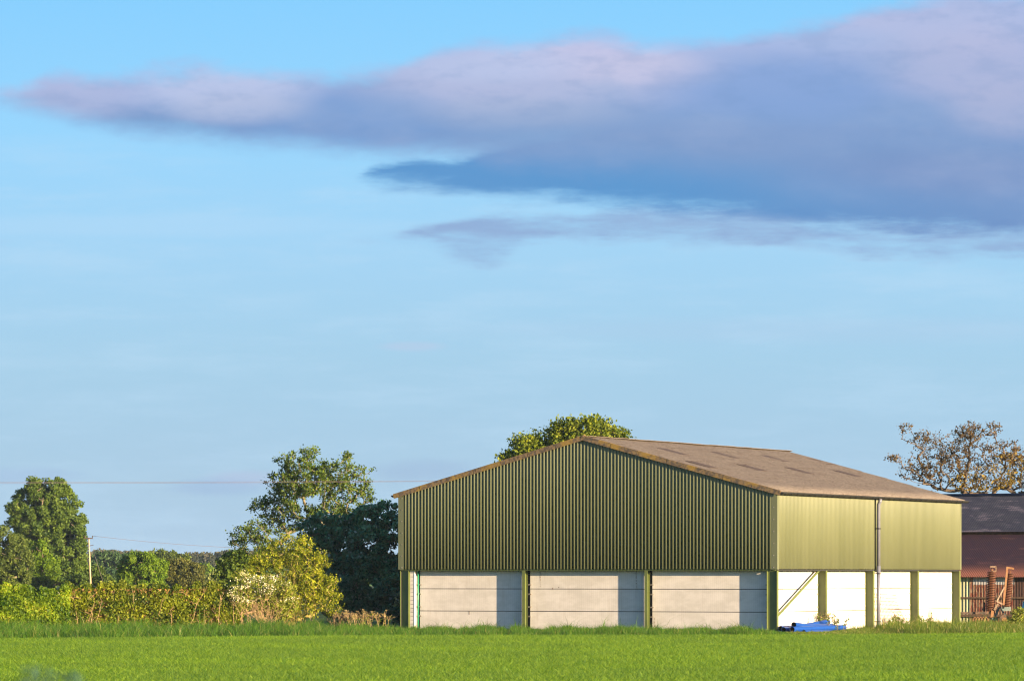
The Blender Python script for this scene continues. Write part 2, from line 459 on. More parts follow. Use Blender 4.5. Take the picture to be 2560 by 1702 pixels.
def curve(pts):
    """height of a cloud edge (photograph rows of 1568) over the heading"""
    n = g.new('ShaderNodeFloatCurve'); c = n.mapping.curves[0]
    P = [(px/2358, (py/1568+.5)/1.5) for px, py in pts]
    while len(c.points) < len(P): c.points.new(.5, .5)
    for i, p in enumerate(P): c.points[i].location = p
    n.mapping.update(); g.put(n.inputs['Value'], u)
    return g.m('MULTIPLY_ADD', n.outputs[0], 1.5, -.5)
def band(top, bot, st, sb, at_=.0, ab=.0, nz=None):
    nz = nz or n_soft
    nn = g.m('SUBTRACT', nz, .5); nf = g.m('SUBTRACT', n_fine, .5)
    T = curve(top); B = curve(bot)
    e1 = g.m('ADD', g.m('SUBTRACT', v, T), g.m('ADD', g.m('MULTIPLY', nn, at_), g.m('MULTIPLY', nf, at_*.35)))
    e2 = g.m('ADD', g.m('SUBTRACT', B, v), g.m('ADD', g.m('MULTIPLY', nn, ab), g.m('MULTIPLY', nf, ab*.4)))
    al = g.m('MULTIPLY', g.ss(e1, -st, st), g.ss(e2, -sb, sb))
    return al, T, B
col = grad
# thin veil streaks
veil = g.m('MULTIPLY', g.ss(n_wisp, .42, .75), .38)
col = g.mix(g.m('MULTIPLY', veil, g.ss(v, .12, .3)), col, d((190,222,246)))
# lower lavender bank
al, T, B = band([(0,560),(900,548),(960,530),(1100,507),(1200,503),(1320,500),(1500,478),(1700,480),(2000,500),(2358,520)],
                [(0,540),(900,540),(980,555),(1060,592),(1150,596),(1220,555),(1400,552),(1600,553),(1800,555),(2000,575),(2358,600)],
                .010, .017, .05, .07, n_wisp)
al = g.m('MULTIPLY', al, g.m('MULTIPLY_ADD', g.ss(n_wisp, .36, .64), .65, .25))
col = g.mix(al, col, d((143,172,214)))
# blue under-layer
al, T, B = band([(0,480),(780,440),(850,392),(950,366),(1050,372),(1150,340),(1400,300),(2358,300)],
                [(0,360),(780,380),(860,412),(1000,424),(1150,444),(1300,456),(1450,470),(1600,484),(1750,490),(1900,512),(2358,530)],
                .010, .019, .06, .07, n_wisp)
blue = g.mix(g.ss(u, .6, 1.), d((90,149,206)), d((112,148,200)))
col = g.mix(g.m('MULTIPLY', al, .95), col, blue)
# main cloud
al, T, B = band([(0,215),(60,205),(110,182),(200,187),(400,168),(500,160),(620,166),(740,178),(820,180),(900,158),(1000,122),(1100,108),(1230,108),(1335,92),(1450,100),(1560,105),(1650,100),(1750,78),(1900,52),(2040,15),(2150,0),(2358,-12)],
                [(0,225),(60,238),(140,268),(280,298),(420,316),(530,328),(680,328),(800,344),(1000,352),(1150,372),(1300,385),(1450,405),(1600,430),(1800,458),(2000,478),(2200,500),(2358,520)],
                .020, .024, .085, .06)
tt = g.m('DIVIDE', g.m('SUBTRACT', v, T), g.m('MAXIMUM', g.m('SUBTRACT', B, T), .02))
tt = g.m('ADD', tt, g.m('MULTIPLY', g.m('SUBTRACT', n_soft, .5), .35))
body = g.ramp(tt, [(0, d((176,190,232))), (.25, d((160,178,224))), (.5, d((132,162,212))), (.75, d((122,156,206))), (1, d((128,160,210)))])
def puff(cx, cy, rx, ry, c, amt, soft=.55, nz=n_soft, na=.9):
    """one sunlit or shaded lump of cloud"""
    a = g.m('DIVIDE', g.m('SUBTRACT', u, cx/2358), rx/2358); b = g.m('DIVIDE', g.m('SUBTRACT', v, cy/1568), ry/1568)
    r = g.m('SQRT', g.m('ADD', g.m('MULTIPLY', a, a), g.m('MULTIPLY', b, b)))
    r = g.m('ADD', r, g.m('MULTIPLY', g.m('SUBTRACT', nz, .5), na))
    return g.m('MULTIPLY', g.ss(r, 1+soft, 1-soft), amt), d(c)
for p in [(820,255,260,75,(118,156,212),.85), (150,225,170,48,(186,192,228),.7), (520,200,190,50,(192,202,236),.95), (560,250,150,32,(184,194,226),.7),
          (1180,190,330,62,(186,192,226),.9), (1340,130,200,42,(206,204,236),.95), (1480,160,170,36,(204,202,232),.9), (1120,150,190,38,(194,204,238),.7),
          (1200,262,240,34,(168,182,216),.55), (1800,200,230,70,(128,162,218),.7), (2130,60,260,60,(190,196,232),.8), (2240,150,190,80,(188,190,224),.7),
          (2330,250,140,60,(182,186,220),.7), (1500,330,420,50,(136,162,208),.5), (2200,400,300,55,(126,152,202),.7), (1900,90,150,28,(172,190,232),.6)]:
    f_, c_ = puff(*p); body = g.mix(f_, body, c_)
body = g.mix(g.m('MULTIPLY', g.ss(n_soft, .45, .72), .30), body, d((172,187,222)))
body = g.mix(g.m('MULTIPLY', g.ss(n_fine, .55, .35), .22), body, d((112,146,198)))
body = g.mix(.12, body, d((140,166,196)))
fd = g.ss(g.m('ADD', g.m('SUBTRACT', B, v), g.m('MULTIPLY', g.m('SUBTRACT', n_soft, .5), .05)), -.015, .07)
fd = g.m('ADD', g.m('MULTIPLY', g.m('SUBTRACT', fd, 1), g.ss(u, .42, .75)), 1)
al = g.m('MULTIPLY', al, fd)
col = g.mix(g.m('MULTIPLY', al, .97), col, body)
# faint low clouds near the horizon
for p in [(560,1100,75,16,(182,194,226),.45), (500,1120,90,18,(158,186,222),.5), (985,1085,110,24,(160,188,220),.6), (60,1095,120,18,(164,192,226),.5), (950,797,60,10,(190,205,232),.45), (1900,760,700,26,(176,206,234),.3), (300,520,500,22,(184,220,248),.35), (950,755,45,35,(164,206,234),.3)]:
    f_, c_ = puff(*p, .6, n_wisp, .9); col = g.mix(f_, col, c_)
# the rest of the dome is the physical sky; the painted evening bank lies opposite the sun
near = g.m('MULTIPLY', g.ss(y, .35, .8), g.ss(v, -1.6, -.5))
nish = g.mix(1.0, sky.outputs[0], (.046,.059,.086), 'MULTIPLY')
fin = g.mix(near, nish, col)
g.l.new(fin, bg.inputs[0]); bg.inputs[1].default_value = 1.0
S.view_settings.view_transform = 'Standard'; S.view_settings.look = 'None'; S.view_settings.exposure = EXPO; S.view_settings.gamma = 1

# ================================================================== GROUND
gx = 1800
o = np_obj('ground', [(-gx,-300,-.02),(gx,-300,-.02),(gx,2800,-.02),(-gx,2800,-.02)], [(0,1,2,3)], 'ground_green'); tag(o, kind='structure')
def edge(X):
    """far edge of the crop, nearer on the left"""
    return np.interp(X, [-60,-20,-10,-5,5,12,20,26,60], [158,166,172,175,175.5,176,180,186,196])
# crop soil sheet
xs = np.linspace(-60, 60, 61); V = []; Fc = []
for i, X in enumerate(xs): V += [(X, 60, -.012), (X, float(edge(X)), -.012)]
for i in range(60): Fc.append((2*i, 2*i+2, 2*i+3, 2*i+1))
tag(np_obj('crop_soil', V, Fc, 'soil'), kind='structure')
# crop: young cereal, real blades over what the view takes in and a margin
def ground_pts(n, y0, y1, marg=3.0, edgef=None):
    Y = y0+(y1-y0)*rng.random(n*2); half = Y*1280/F+marg
    X = (rng.random(n*2)*2-1)*(y1*1280/F+marg)
    k = np.abs(X) < half
    X, Y = X[k][:n], Y[k][:n]
    return X, Y
X, Y = ground_pts(1150000, 96, 200, 3.5)
k = Y < edge(X)-.15+.25*rng.normal(size=len(X)); X, Y = X[k], Y[k]
# drilled rows run away along the field; leave a little row rhythm
X = np.where(rng.random(len(X)) < .5, np.round(X/.25)*.25+rng.normal(size=len(X))*.05, X)
V, Fc, t = blades(np.stack([X, Y, np.zeros(len(X))], 1), .082, .025, 1.0, hj=.4)
tag(np_obj('cereal_crop', V, Fc, 'crop_leaf', tint=t), 'short bright green cereal crop covering the whole field in front', 'crop', kind='stuff')
# verge: longer grass between crop and hedge / barn
def verge_pts(n, y_hi):
    X = rng.uniform(-34, 34, n); lo = edge(X); hi = y_hi(X)
    Y = lo+(hi-lo)*rng.random(n)
    return X, Y
hiL = lambda X: np.interp(X, [-40,-8,-5.6,-5.0,11.3,11.9,23,30], [193,196.5,197,195.2,187.7,187.9,212,216])
X, Y = verge_pts(330000, hiL)
lowf = np.interp(X, [-34,-9,-6,11,12.5,16,34], [.43,.40,.28,.24,.22,.34,.42])
pn = .72+.22*np.sin(X*1.9+np.sin(X*.7)*3)+.2*np.sin(X*5.3+np.sin(X*2.9)*2)+.18*np.sin(X*13+Y*3)+rng.normal(size=len(X))*.14
H = lowf*np.clip(pn, .35, 1.5)
H *= np.clip((Y-edge(X))/1.5, .35, 1)
kf = np.clip((X-11.3)*3, 0, 1)*np.clip((17.2-X)*.8, 0, 1)*(Y < 196); H = H*(1-.68*kf)
left = X < 12
for nm, msk, mt, lb in (('verge_grass', left, 'verge_leaf', 'tall rough grass verge along the hedge and barn end'), ('bank_grass', ~left, 'bank_leaf', 'yellowish weedy grass bank beside the sunlit barn side')):
    P = np.stack([X[msk], Y[msk], np.zeros(msk.sum())], 1); H[msk] *= np.where(rng.random(msk.sum()) < .03, rng.uniform(1.3, 2.1, msk.sum()), 1)
    V, Fc, t = blades(P, 1, .03, .6, seg=2, hj=.22)
    # scale blade heights by the local height
    hh = np.repeat(H[msk], 5); base = np.repeat(P, 5, 0)
    V = base+(V-base)*np.stack([np.where(np.abs(V[:,2]) < 1e-6, 1, hh), np.where(np.abs(V[:,2]) < 1e-6, 1, hh), hh], 1)
    # keep blade width
    tag(np_obj(nm, V, Fc, mt, tint=t), lb, 'grass', kind='stuff')

# ================================================================== BARN
Lx, Ly = 18.58, 24.9
ZE, ZR = 6.24, 8.74
barn = empty('farm_barn', (C0[0], C0[1], 0), -A, 'large olive green steel barn with white concrete panel base and brown lichened roof', 'barn')
def roofz(x): return ZE+(9.29-abs(x+9.29))/9.29*(ZR-ZE)
def cladding(name, p0, ax, L, pitch, depth, out, zb, ztop, mat='green_sheet', start=0):
    """box profile sheeting along direction ax from p0, ribs pushed along out"""
    n = int(round(L/pitch)); pitch = L/n; us = []; ds = []
    for i in range(n):
        b = i*pitch
        for f_, dd in ((0, 0), (.22, 0), (.38, depth), (.80, depth)): us.append(b+f_*pitch); ds.append(dd)
    us.append(L); ds.append(0)
    us = np.array(us); ds = np.array(ds); m_ = len(us)
    Pb = np.array(p0)[None]+us[:, None]*np.array(ax)[None]+ds[:, None]*np.array(out)[None]
    bot = np.concatenate([Pb, np.full((m_, 1), zb)], 1)
    top = np.concatenate([Pb, np.array([ztop(q) for q in Pb[:, 0]])[:, None]], 1)
    V = np.concatenate([bot, top]); i = np.arange(m_-1)
    Fc = np.stack([i, i+1, i+1+m_, i+m_], 1)
    # inner liner gives the sheet real thickness
    q = np.array(out)*.012
    V2 = V.copy(); V2[:, :2] -= q; Fc2 = Fc[:, ::-1]+2*m_
    edge_b = np.stack([i, i+2*m_, i+1+2*m_, i+1], 1)
    return np_obj(name, np.concatenate([V, V2]), np.concatenate([Fc, Fc2, edge_b]), mat, barn)
ZB = 2.79
cladding('gable_cladding', (-Lx+.22, -.02), (1, 0), Lx-.44, .166, .046, (0, -1), ZB, lambda q: roofz(q)-.03)
# side sheeting in two runs either side of the downpipe recess
cladding('side_cladding', (.02, .12), (0, 1), 12.35, .166, .046, (1, 0), ZB+.01, lambda q: ZE-.12)
cladding('side_cladding', (.02, 12.75), (0, 1), Ly-12.75-.1, .166, .046, (1, 0), ZB+.01, lambda q: ZE-.12)
cladding('rear_cladding', (-Lx, Ly), (1, 0), Lx, .166, .034, (0, 1), ZB, lambda q: roofz(q)-.03)
cladding('left_cladding', (-Lx, 0), (0, 1), Ly, .166, .034, (-1, 0), ZB, lambda q: ZE-.12)
MB().box(-.03, .0, 12.4, 12.8, ZB, ZE-.1).build('downpipe_recess', 'dark_gap', barn)
# liner behind the sheets
MB().box(-Lx+.1, -.1, .03, .05, ZB+.05, ZE-.2).box(-Lx+.05, -Lx+.07, .05, Ly-.1, 0, ZE-.2).build('inner_lining', 'dark_gap', barn)
# corner flashings with screws
def flashing(x0, x1, name='corner_flashing'):
    b = MB(); b.box(x0, x1, -.062, -.056, ZB-.01, ZE+.02)
    return b
b = flashing(-Lx-.035, -Lx+.235); b.box(-Lx-.041, -Lx-.035, -.062, .2, ZB-.01, ZE)
f1 = b.build('corner_flashing', 'green_sheet', barn)
b = flashing(-.235, .060); b.box(.060, .066, -.062, .14, ZB-.01, ZE)
f2 = b.build('corner_flashing', 'green_sheet', barn)
b = MB().box(.054, .066, Ly-.16, Ly+.06, ZB-.01, ZE-.1); f3 = b.build('corner_flashing', 'green_sheet', barn)
for fl, xx in ((f1, -Lx+.15), (f2, -.10)):
    for k_ in range(7): MB().box(xx-.018, xx+.018, -.078, -.063, ZB+.06+k_*.53, ZB+.095+k_*.53).build('screw', 'galvanised', fl)
# steel sheeting rails under the cladding
MB().box(-Lx+.05, -.05, .0, .10, ZB-.055, ZB+.02).build('sheeting_rail', 'green_steel', barn)
MB().box(-.12, -.0, .2, Ly-.1, ZB-.075, ZB-.01).build('sheeting_rail', 'dark_gap', barn)
# roof: corrugated fibre cement in lapped rows
def slope(xe, xr, name):
    y0, y1 = -.14, Ly+.2; pitch = .146; n = int((y1-y0)/pitch)*4
    ys = np.linspace(y0, y1, n+1); wv = np.cos(np.arange(n+1)*pi/2)*.026
    rows = 7; V = []; Fc = []
    jt = rng.normal(size=n+1)*.002
    for r_ in range(rows):
        for e in (0, 1):
            t_ = (r_+(1.04 if e and r_ < rows-1 else e))/rows
            X_ = xe+(xr-xe)*t_; zz = ZE-.035+(ZR-ZE+.06)*t_+(.012 if not e else 0)
            nz_ = rng.normal()*.004
            for i in range(n+1): V.append((X_, ys[i], zz+wv[i]+jt[i]+nz_+.012*sin(ys[i]*.9+r_)))
        b_ = len(V)-2*(n+1); i = np.arange(n)
        Fc.append(np.stack([b_+i, b_+i+1, b_+n+1+i+1, b_+n+1+i], 1))
    V = np.array(V); Fc = np.concatenate(Fc)
    V2 = V.copy(); V2[:, 2] -= .012; Fc2 = Fc[:, ::-1]+len(V)
    # closed lower edge at the eaves
    i = np.arange(n); eb = np.stack([i, i+len(V), i+1+len(V), i+1], 1)
    return np_obj(name, np.concatenate([V, V2]), np.concatenate([Fc, Fc2, eb]), 'lichen_roof', barn)
slope(.20, -9.29, 'roof_slope'); slope(-Lx-.20, -9.29, 'roof_slope')
# ridge capping
b = MB()
for k_ in range(23):
    ya, yb = -.15+k_*1.1, -.15+(k_+1)*1.1+.03; dz = .004*(k_ % 2)+rng.normal()*.005
    b.beam((-9.29-.17, (ya), ZR+.0+dz), (-9.29-.17, yb, ZR+.0+dz), .34, .012, up=(.26, 0, .96))
    b.beam((-9.29+.17, (ya), ZR+.0+dz), (-9.29+.17, yb, ZR+.0+dz), .34, .02, up=(-.26, 0, .96))
    b.tube([(-9.29, ya, ZR+.03+dz), (-9.29, yb, ZR+.03+dz)], .035, 8)
b.build('ridge_capping', 'lichen_roof', barn)
# rooflights
def rz(x): return ZE-.035+(ZR-ZE+.06)*(.20-x)/(9.49)
for xa, xb, ys_ in ((-7.65, -6.45, (4.6, 10.9, 17.4, 23.7)), (-5.08, -3.93, (1.9, 8.0, 14.1, 20.7))):
    for y_ in ys_:
        b = MB()
        for q in range(7):
            yc = y_+q*.146
            b.beam((xa, yc, rz(xa)+.034), (xb, yc, rz(xb)+.034), .135, .012, up=(.26, 0, .96))
        b.build('rooflight', 'rooflight_sheet', barn)
# barge boards, in lengths with small steps
def barge(sx):
    b = MB(); n = 7
    for k_ in range(n):
        t0, t1 = k_/n, (k_+1)/n-.002
        xa = -9.29+sx*(9.29+.24)*(1-t0); xb = -9.29+sx*(9.29+.24)*(1-t1)
        za = ZE-.06+(ZR-ZE+.06)*t0; zb_ = ZE-.06+(ZR-ZE+.06)*t1
        dy = .006*(k_ % 2)
        b.beam((xa, -.155-dy, za-.045), (xb, -.155-dy, zb_-.045), .025, .205)
        b.beam((xa, -.075-dy, za+.062), (xb, -.075-dy, zb_+.062), .18, .022)
    return b.build('barge_board', 'lichen_board', barn)
barge(1); barge(-1)
MB().tube([(-9.29, -.18, ZR-.02), (-9.29, .02, ZR+.06)], .07, 8).build('ridge_finial', 'lichen_board', barn)
# gutters
def gutter(x0, mat, r=.11):
    b = MB(); seg = 9; y0, y1 = -.12, Ly+.25
    n = 2; vs = []; fs = []
    for ri, rr in enumerate((r, r-.014)):
        for yy_ in (y0, y1):
            for k_ in range(seg):
                a_ = pi+pi*k_/(seg-1); vs.append((x0+cos(a_)*rr, yy_, ZE-.10+sin(a_)*rr+.05))
    for ri in (0, 1):
        o_ = ri*2*seg
        for k_ in range(seg-1):
            q = (o_+k_, o_+k_+1, o_+seg+k_+1, o_+seg+k_); fs.append(q if ri else q[::-1])
    for k_ in (0, seg-1): fs.append((k_, 2*seg+k_, 3*seg+k_, seg+k_))
    for yo in (0, seg):
        for k_ in range(seg-1): fs.append((yo+k_, yo+k_+1, 2*seg+yo+k_+1, 2*seg+yo+k_))
        fs.append(tuple(2*seg+yo+k_ for k_ in range(seg)))
    b._add(vs, fs, False)
    return b.build('gutter', mat, barn)
gr = gutter(.29, 'gutter_grey'); gl = gutter(-Lx-.29, 'gutter_dark', .10)
for k_ in range(33):
    yy_ = .15+k_*.75; pts = [(.29+cos(pi+pi*j/8)*.118, yy_, ZE-.05+sin(pi+pi*j/8)*.118) for j in range(9)]
    MB().tube(pts, .012, 5).build('bracket', 'gutter_dark', gr)
# downpipe
dpx, dpy = .20, 12.62
dp = MB().tube([(.29, dpy, ZE-.15), (.27, dpy, ZE-.28), (dpx, dpy, ZE-.42), (dpx, dpy, ZB+.05)], .085, 14).tube([(dpx, dpy, ZB+.16), (dpx, dpy, 0)], .095, 14).build('downpipe', 'downpipe_grey', barn)
for z_ in (4.7, 2.6, .35): MB().tube([(dpx, dpy, z_-.025), (dpx, dpy, z_+.025)], .108, 14).box(-.0, dpx-.08, dpy-.02, dpy+.02, z_-.02, z_+.02).build('bracket', 'gutter_dark', dp)
# steel columns
def col_web_x(yc, x0, x1, fw=.19):   # web parallel to the gable
    return MB().box(x1-.016, x1, yc-fw/2, yc+fw/2, -.1, ZB-.06).box(x0, x0+.016, yc-fw/2, yc+fw/2, -.1, ZB-.06).box(x0+.016, x1-.016, yc-.006, yc+.006, -.1, ZB-.06)
def col_web_y(xc, y0, y1, fw=.15):
    return MB().box(xc-fw/2, xc+fw/2, y0, y0+.014, -.1, ZB-.06).box(xc-fw/2, xc+fw/2, y1-.014, y1, -.1, ZB-.06).box(xc-.005, xc+.005, y0+.014, y1-.014, -.1, ZB-.06)
for (x0, x1, yc) in ((-.46, .03, .095), (-Lx+.03, -Lx+.46, .095), (-.40, .03, 6.2), (-.40, .03, 12.45), (-.40, .03, 18.7), (-.40, .03, Ly-.06)):
    col_web_x(yc, x0, x1).build('steel_column', 'green_steel', barn)
for xc in (-12.30, -6.26): col_web_y(xc, .0, .265).build('gable_post', 'green_steel', barn)
# concrete panels
def panel(x0, x1, y0, y1, z0, z1):
    b = MB(); c_ = .012
    b.box(x0, x1, y0, y1, z0+c_, z1-c_)
    return b.build('concrete_panel', 'concrete', barn)
ZP = (-.12, .885, 1.90, 2.86)
for x0, x1 in ((-17.70, -12.36), (-12.12, -6.32), (-6.09, -.54)):
    for i in range(3): panel(x0, x1, .34, .48, ZP[i]+.003, ZP[i+1]-.003)
for y0, y1 in ((.25, 6.10), (6.30, 12.35), (12.55, 18.60), (18.80, 24.75)):
    for i in range(3):
        dx = rng.normal()*.002
        panel(-.50+dx, -.37+dx, y0, y1, ZP[i]+.003, ZP[i+1]-.003)
MB().box(-17.7, -.6, .49, .51, 0, ZB+.1).box(-.56, -.54, .5, Ly-.2, 0, ZB+.1).build('joint_backing', 'dark_gap', barn)
# left bay closer: ribbed concrete strip, white return, green pipe
b = MB()
for i in range(3): b.box(-18.10, -17.90, .12, .44, ZP[i]+.006, ZP[i+1]-.006)
st = b.build('concrete_closer', 'concrete', barn)
for k_ in range(15): MB().box(-18.05, -17.93, .108, .12, .1+k_*.18, .112+k_*.18).build('tie_slot', 'dark_gap', st)
MB().box(-17.899, -17.87, .11, .44, -.1, ZB-.02).build('white_trim', 'concrete', barn)
MB().tube([(-17.76, .26, 0), (-17.76, .26, ZB-.03)], .036, 10).build('drain_pipe', 'green_pipe', barn)
# ladder like slotted closer at the right of the third bay
b = MB()
for i in range(3): b.box(-.535, -.47, .30, .48, ZP[i]+.006, ZP[i+1]-.006)
b.build('concrete_closer', 'concrete', barn)
# fixing clips
def clip(x, y, z, ax=0):
    b = MB()
    if ax == 0: b.box(x-.075, x+.075, y-.02, y, z-.03, z+.03).box(x+.02, x+.05, y-.035, y-.02, z-.018, z+.018)
    else: b.box(x, x+.02, y-.06, y+.06, z-.03, z+.03).box(x+.02, x+.045, y-.02, y+.02, z-.018, z+.018)
    return b.build('panel_clip', 'galvanised', barn)
for z_ in (2.09, 1.66, 1.08, .65):
    for xc in (-17.70, -12.13, -6.10, -.56): clip(xc, .338, z_)
    for yc in (6.06, 12.31, 18.56, 24.71): clip(-.368, yc, z_, 1)
# diagonal wind brace in the first side bay
MB().beam((-.13, .22, .62), (-.13, 5.7, ZB-.03), .095, .06, up=(1, 0, 0)).build('diagonal_brace', 'green_steel', barn)
# stains hanging from the top of the concrete
def stain(x, w, z0, z1, mat='rust_stain'):
    b = MB(); z_ = z1
    while z_ > z0:
        l = random.uniform(.05, .16); ww = w*random.uniform(.4, 1)
        b.box(x-ww/2+random.uniform(-.01, .01), x+ww/2, .3360, .3395, z_-l, z_); z_ -= l+random.uniform(.01, .05)
    return b.build('rust_stain', mat, barn)
MB().box(-.372, -.366, 21.2, 21.75, .1, .85).build('brown_smear', 'smear_brown', barn)  # thin brown patch low on the fourth side bay
stain(-11.62, .03, 1.95, ZB); stain(-6.88, .045, 1.93, ZB-.08); stain(-11.0, .05, 1.93, 1.96); stain(-10.7, .05, 1.96, 2.0); stain(-15.2, .07, .80, .87); stain(-6.0, .04, .02, .62)

# ================================================================== mesh panels against the side wall
ms = empty('wire_mesh_sheet', tuple(np.append(C0+EX*-.1+EY*15.2, 0)), -A, 'rusty welded wire mesh sheet leaning on the white wall right of the downpipe', 'mesh sheet')
b = MB()
for k_ in range(26):
    y_ = -2.3+k_*.2; zt = 1.75-.13*k_*.2*1.0
    if y_ > 1.2: zt -= (y_-1.2)*.55
    zt = max(.3, zt); b.tube([(.12, y_, 0), (-.22, y_, zt)], .007, 4)
for k_ in range(10):
    z_ = .15+k_*.17; f_ = 1-z_/1.8*1.0
    yend = 2.7 if z_ < .7 else 2.7-(z_-.7)*1.3
    b.tube([(.12-.34*z_/1.75, -2.35, z_), (.12-.34*z_/1.75+.0, yend, z_*.93)], .007, 4)
b.build('wire_grid', 'rust_mesh', ms)

# ================================================================== blue pipes
def pipe(x0, y0, z0, x1, y1, z1, label, r=.120, sag=0):
    p0 = C0+EX*x0+EY*y0; p1 = C0+EX*x1+EY*y1
    root = empty('drainage_pipe', (p0[0], p0[1], z0), 0, label, 'pipe', 'blue plastic pipes stacked by the barn corner')
    a_ = np.zeros(3); e = np.array([p1[0]-p0[0], p1[1]-p0[1], z1-z0])
    n = 10; pts = [a_+e*k_/n+np.array([0, 0, -sag*sin(pi*k_/n)]) for k_ in range(n+1)]
    MB().tube(pts, r, 20, cap=False).build('pipe_wall', 'blue_plastic', root)
    MB().tube(pts, r-.012, 20, cap=False).build('bore', 'dark_inside', root)
    dn = e/np.linalg.norm(e)
    for p_, s_ in ((pts[0], -1), (pts[-1], 1)):
        u_ = np.cross(dn, [0, 0, 1.]); u_ /= np.linalg.norm(u_); w_ = np.cross(dn, u_)
        vs = []; fs = []
        for k_ in range(20):
            q = u_*cos(k_*pi/10)+w_*sin(k_*pi/10); vs += [p_+q*r, p_+q*(r-.012)]
        for k_ in range(20): fs.append((2*k_, 2*((k_+1) % 20), 2*((k_+1) % 20)+1, 2*k_+1))
        MB()._add(vs, fs).build('rim', 'blue_plastic', root)
pipe(.20, .0, .17, .30, 5.9, .16, 'blue pipe nearest the barn corner, its open end beside the green column')
pipe(.44, -.25, .12, .60, 5.4, .10, 'blue pipe second from the barn corner with muddy open end')
pipe(.88, -.35, .14, 1.02, 5.8, .16, 'blue pipe in front of the others, its long side in full view')
pipe(.78, .1, .34, .50, 5.6, .22, 'blue pipe lying on top of the stack', sag=.06)
pipe(.30, 2.0, .20, .02+.15, 6.0, .40, 'blue pipe at the back with its far end raised toward the second column')
pipe(1.05, .6, .0, 1.3, 3.4, -.06, 'blue pipe lowest of the stack, sunk in the grass')

# ================================================================== OLD BARN
ob = empty('old_shed', (21.5, 222, 0), -A, 'low old shed with dark sheet roof and rusty red lean-to behind the green barn', 'shed')
def corr_sheet(name, x0, x1, pa, pb, pitch, amp, mat, nrm):
    n = int((x1-x0)/pitch)*4; xs_ = np.linspace(x0, x1, n+1); w_ = np.cos(np.arange(n+1)*pi/2)*amp
    V = []
    for (y_, z_) in (pa, pb):
        for i in range(n+1): V.append((xs_[i], y_+nrm[0]*w_[i], z_+nrm[1]*w_[i]))
    i = np.arange(n); Fc = np.stack([i, i+1, n+1+i+1, n+1+i], 1)
    V = np.array(V); V2 = V.copy(); V2[:, 1] -= nrm[0]*.01; V2[:, 2] -= nrm[1]*.01
    return np_obj(name, np.concatenate([V, V2]), np.concatenate([Fc, Fc[:, ::-1]+len(V)]), mat, ob)
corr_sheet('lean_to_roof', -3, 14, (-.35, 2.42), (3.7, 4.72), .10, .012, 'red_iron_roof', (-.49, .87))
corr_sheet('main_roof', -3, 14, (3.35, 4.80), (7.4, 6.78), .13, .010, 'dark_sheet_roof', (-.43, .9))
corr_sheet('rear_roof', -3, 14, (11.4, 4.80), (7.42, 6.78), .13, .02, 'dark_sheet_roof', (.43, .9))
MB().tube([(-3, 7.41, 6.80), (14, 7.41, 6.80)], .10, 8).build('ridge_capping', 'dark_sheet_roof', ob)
corr_sheet('front_wall', -3, 2.55, (0, 0), (0, 2.5), .17, .03, 'patched_iron', (-1, 0))
corr_sheet('front_wall', 2.55, 14, (0, 0), (0, 2.5), .085, .016, 'patched_iron', (-1, 0))
MB().box(-3, 14, 3.6, 3.65, 0, 4.8).box(13.9, 13.95, 0, 11.3, 0, 4.4).box(-3, 14, 11.3, 11.35, 0, 4.7).build('back_wall', 'old_timber', ob)
MB().beam((-3, -.07, .42), (14, -.07, .42), .05, .14).beam((-3, -.07, 1.35), (14, -.07, 1.35), .04, .07).build('timber_rail', 'old_timber', ob)

# ================================================================== RING ROLLER (folded)
rr0 = at(2478, 1436, 214.0)
rl = empty('ring_roller', (rr0[0], 214, 0), 0, 'rusty folded ring roller with two upright ribbed rolls beside the barn', 'farm roller')
def roll(x, z0, z1, tilt, n, r, name='roller_gang', ydep=0):
    ax = np.array([math.sin(tilt), 0, math.cos(tilt)])
    b0 = np.array([x, ydep, z0]); L = z1-z0
    root = MB().tube([b0-ax*.06, b0+ax*(L+.1)], .04, 8).build(name, 'rust_frame', rl)
    # one ring, copied up the axle
    w = L/n; seg = 20; prof = [(r*.45, 0), (r*.80, .02), (r*.93, w*.30), (r, w*.5), (r*.93, w*.70), (r*.80, w-.02), (r*.45, w*.98)]
    u_ = np.array([cos(tilt), 0, -sin(tilt)]); v_ = np.array([0, 1., 0]); vs = []; fs = []
    for (pr, pz) in prof:
        for k_ in range(seg): vs.append(ax*pz+(u_*cos(2*pi*k_/seg)+v_*sin(2*pi*k_/seg))*pr)
    for j in range(len(prof)-1):
        for k_ in range(seg): fs.append((j*seg+k_, j*seg+(k_+1) % seg, (j+1)*seg+(k_+1) % seg, (j+1)*seg+k_))
    ring = MB()._add(vs, fs, True).build('ring', 'rust_iron', root); ring.location = tuple(b0)
    for k_ in range(1, n):
        c_ = ring.copy(); COL.objects.link(c_); c_.parent = root; c_.location = tuple(b0+ax*w*k_)
    return root
k206 = 214/F
def rx(px): return (px-2478)*k206
def rzz(py): return CAMH-(py-HY)*k206
roll((2475-2478)*k206, rzz(1526), rzz(1427), .045, 23, .245)
roll(rx(2519), rzz(1519), rzz(1431), .11, 21, .20, ydep=.5)
MB().beam((rx(2481), -.05, rzz(1427)), (rx(2490), -.05, rzz(1427)), .12, .05).box(rx(2475), rx(2491), -.1, .1, rzz(1418), rzz(1414)).box(rx(2488), rx(2491), -.1, .1, rzz(1428), rzz(1417)).beam((rx(2474), 0, rzz(1418)), (rx(2474), 0, rzz(1416)), .07, .07).build('top_bracket', 'pale_paint', rl)
MB().beam((rx(2507), -.15, rzz(1520)), (rx(2519), .1, rzz(1416)), .10, .10).beam((rx(2518), .1, rzz(1418)), (rx(2534), .1, rzz(1421)), .10, .10).box(rx(2530), rx(2535), .02, .2, rzz(1423), rzz(1419)).build('fold_arm', 'rust_frame', rl)
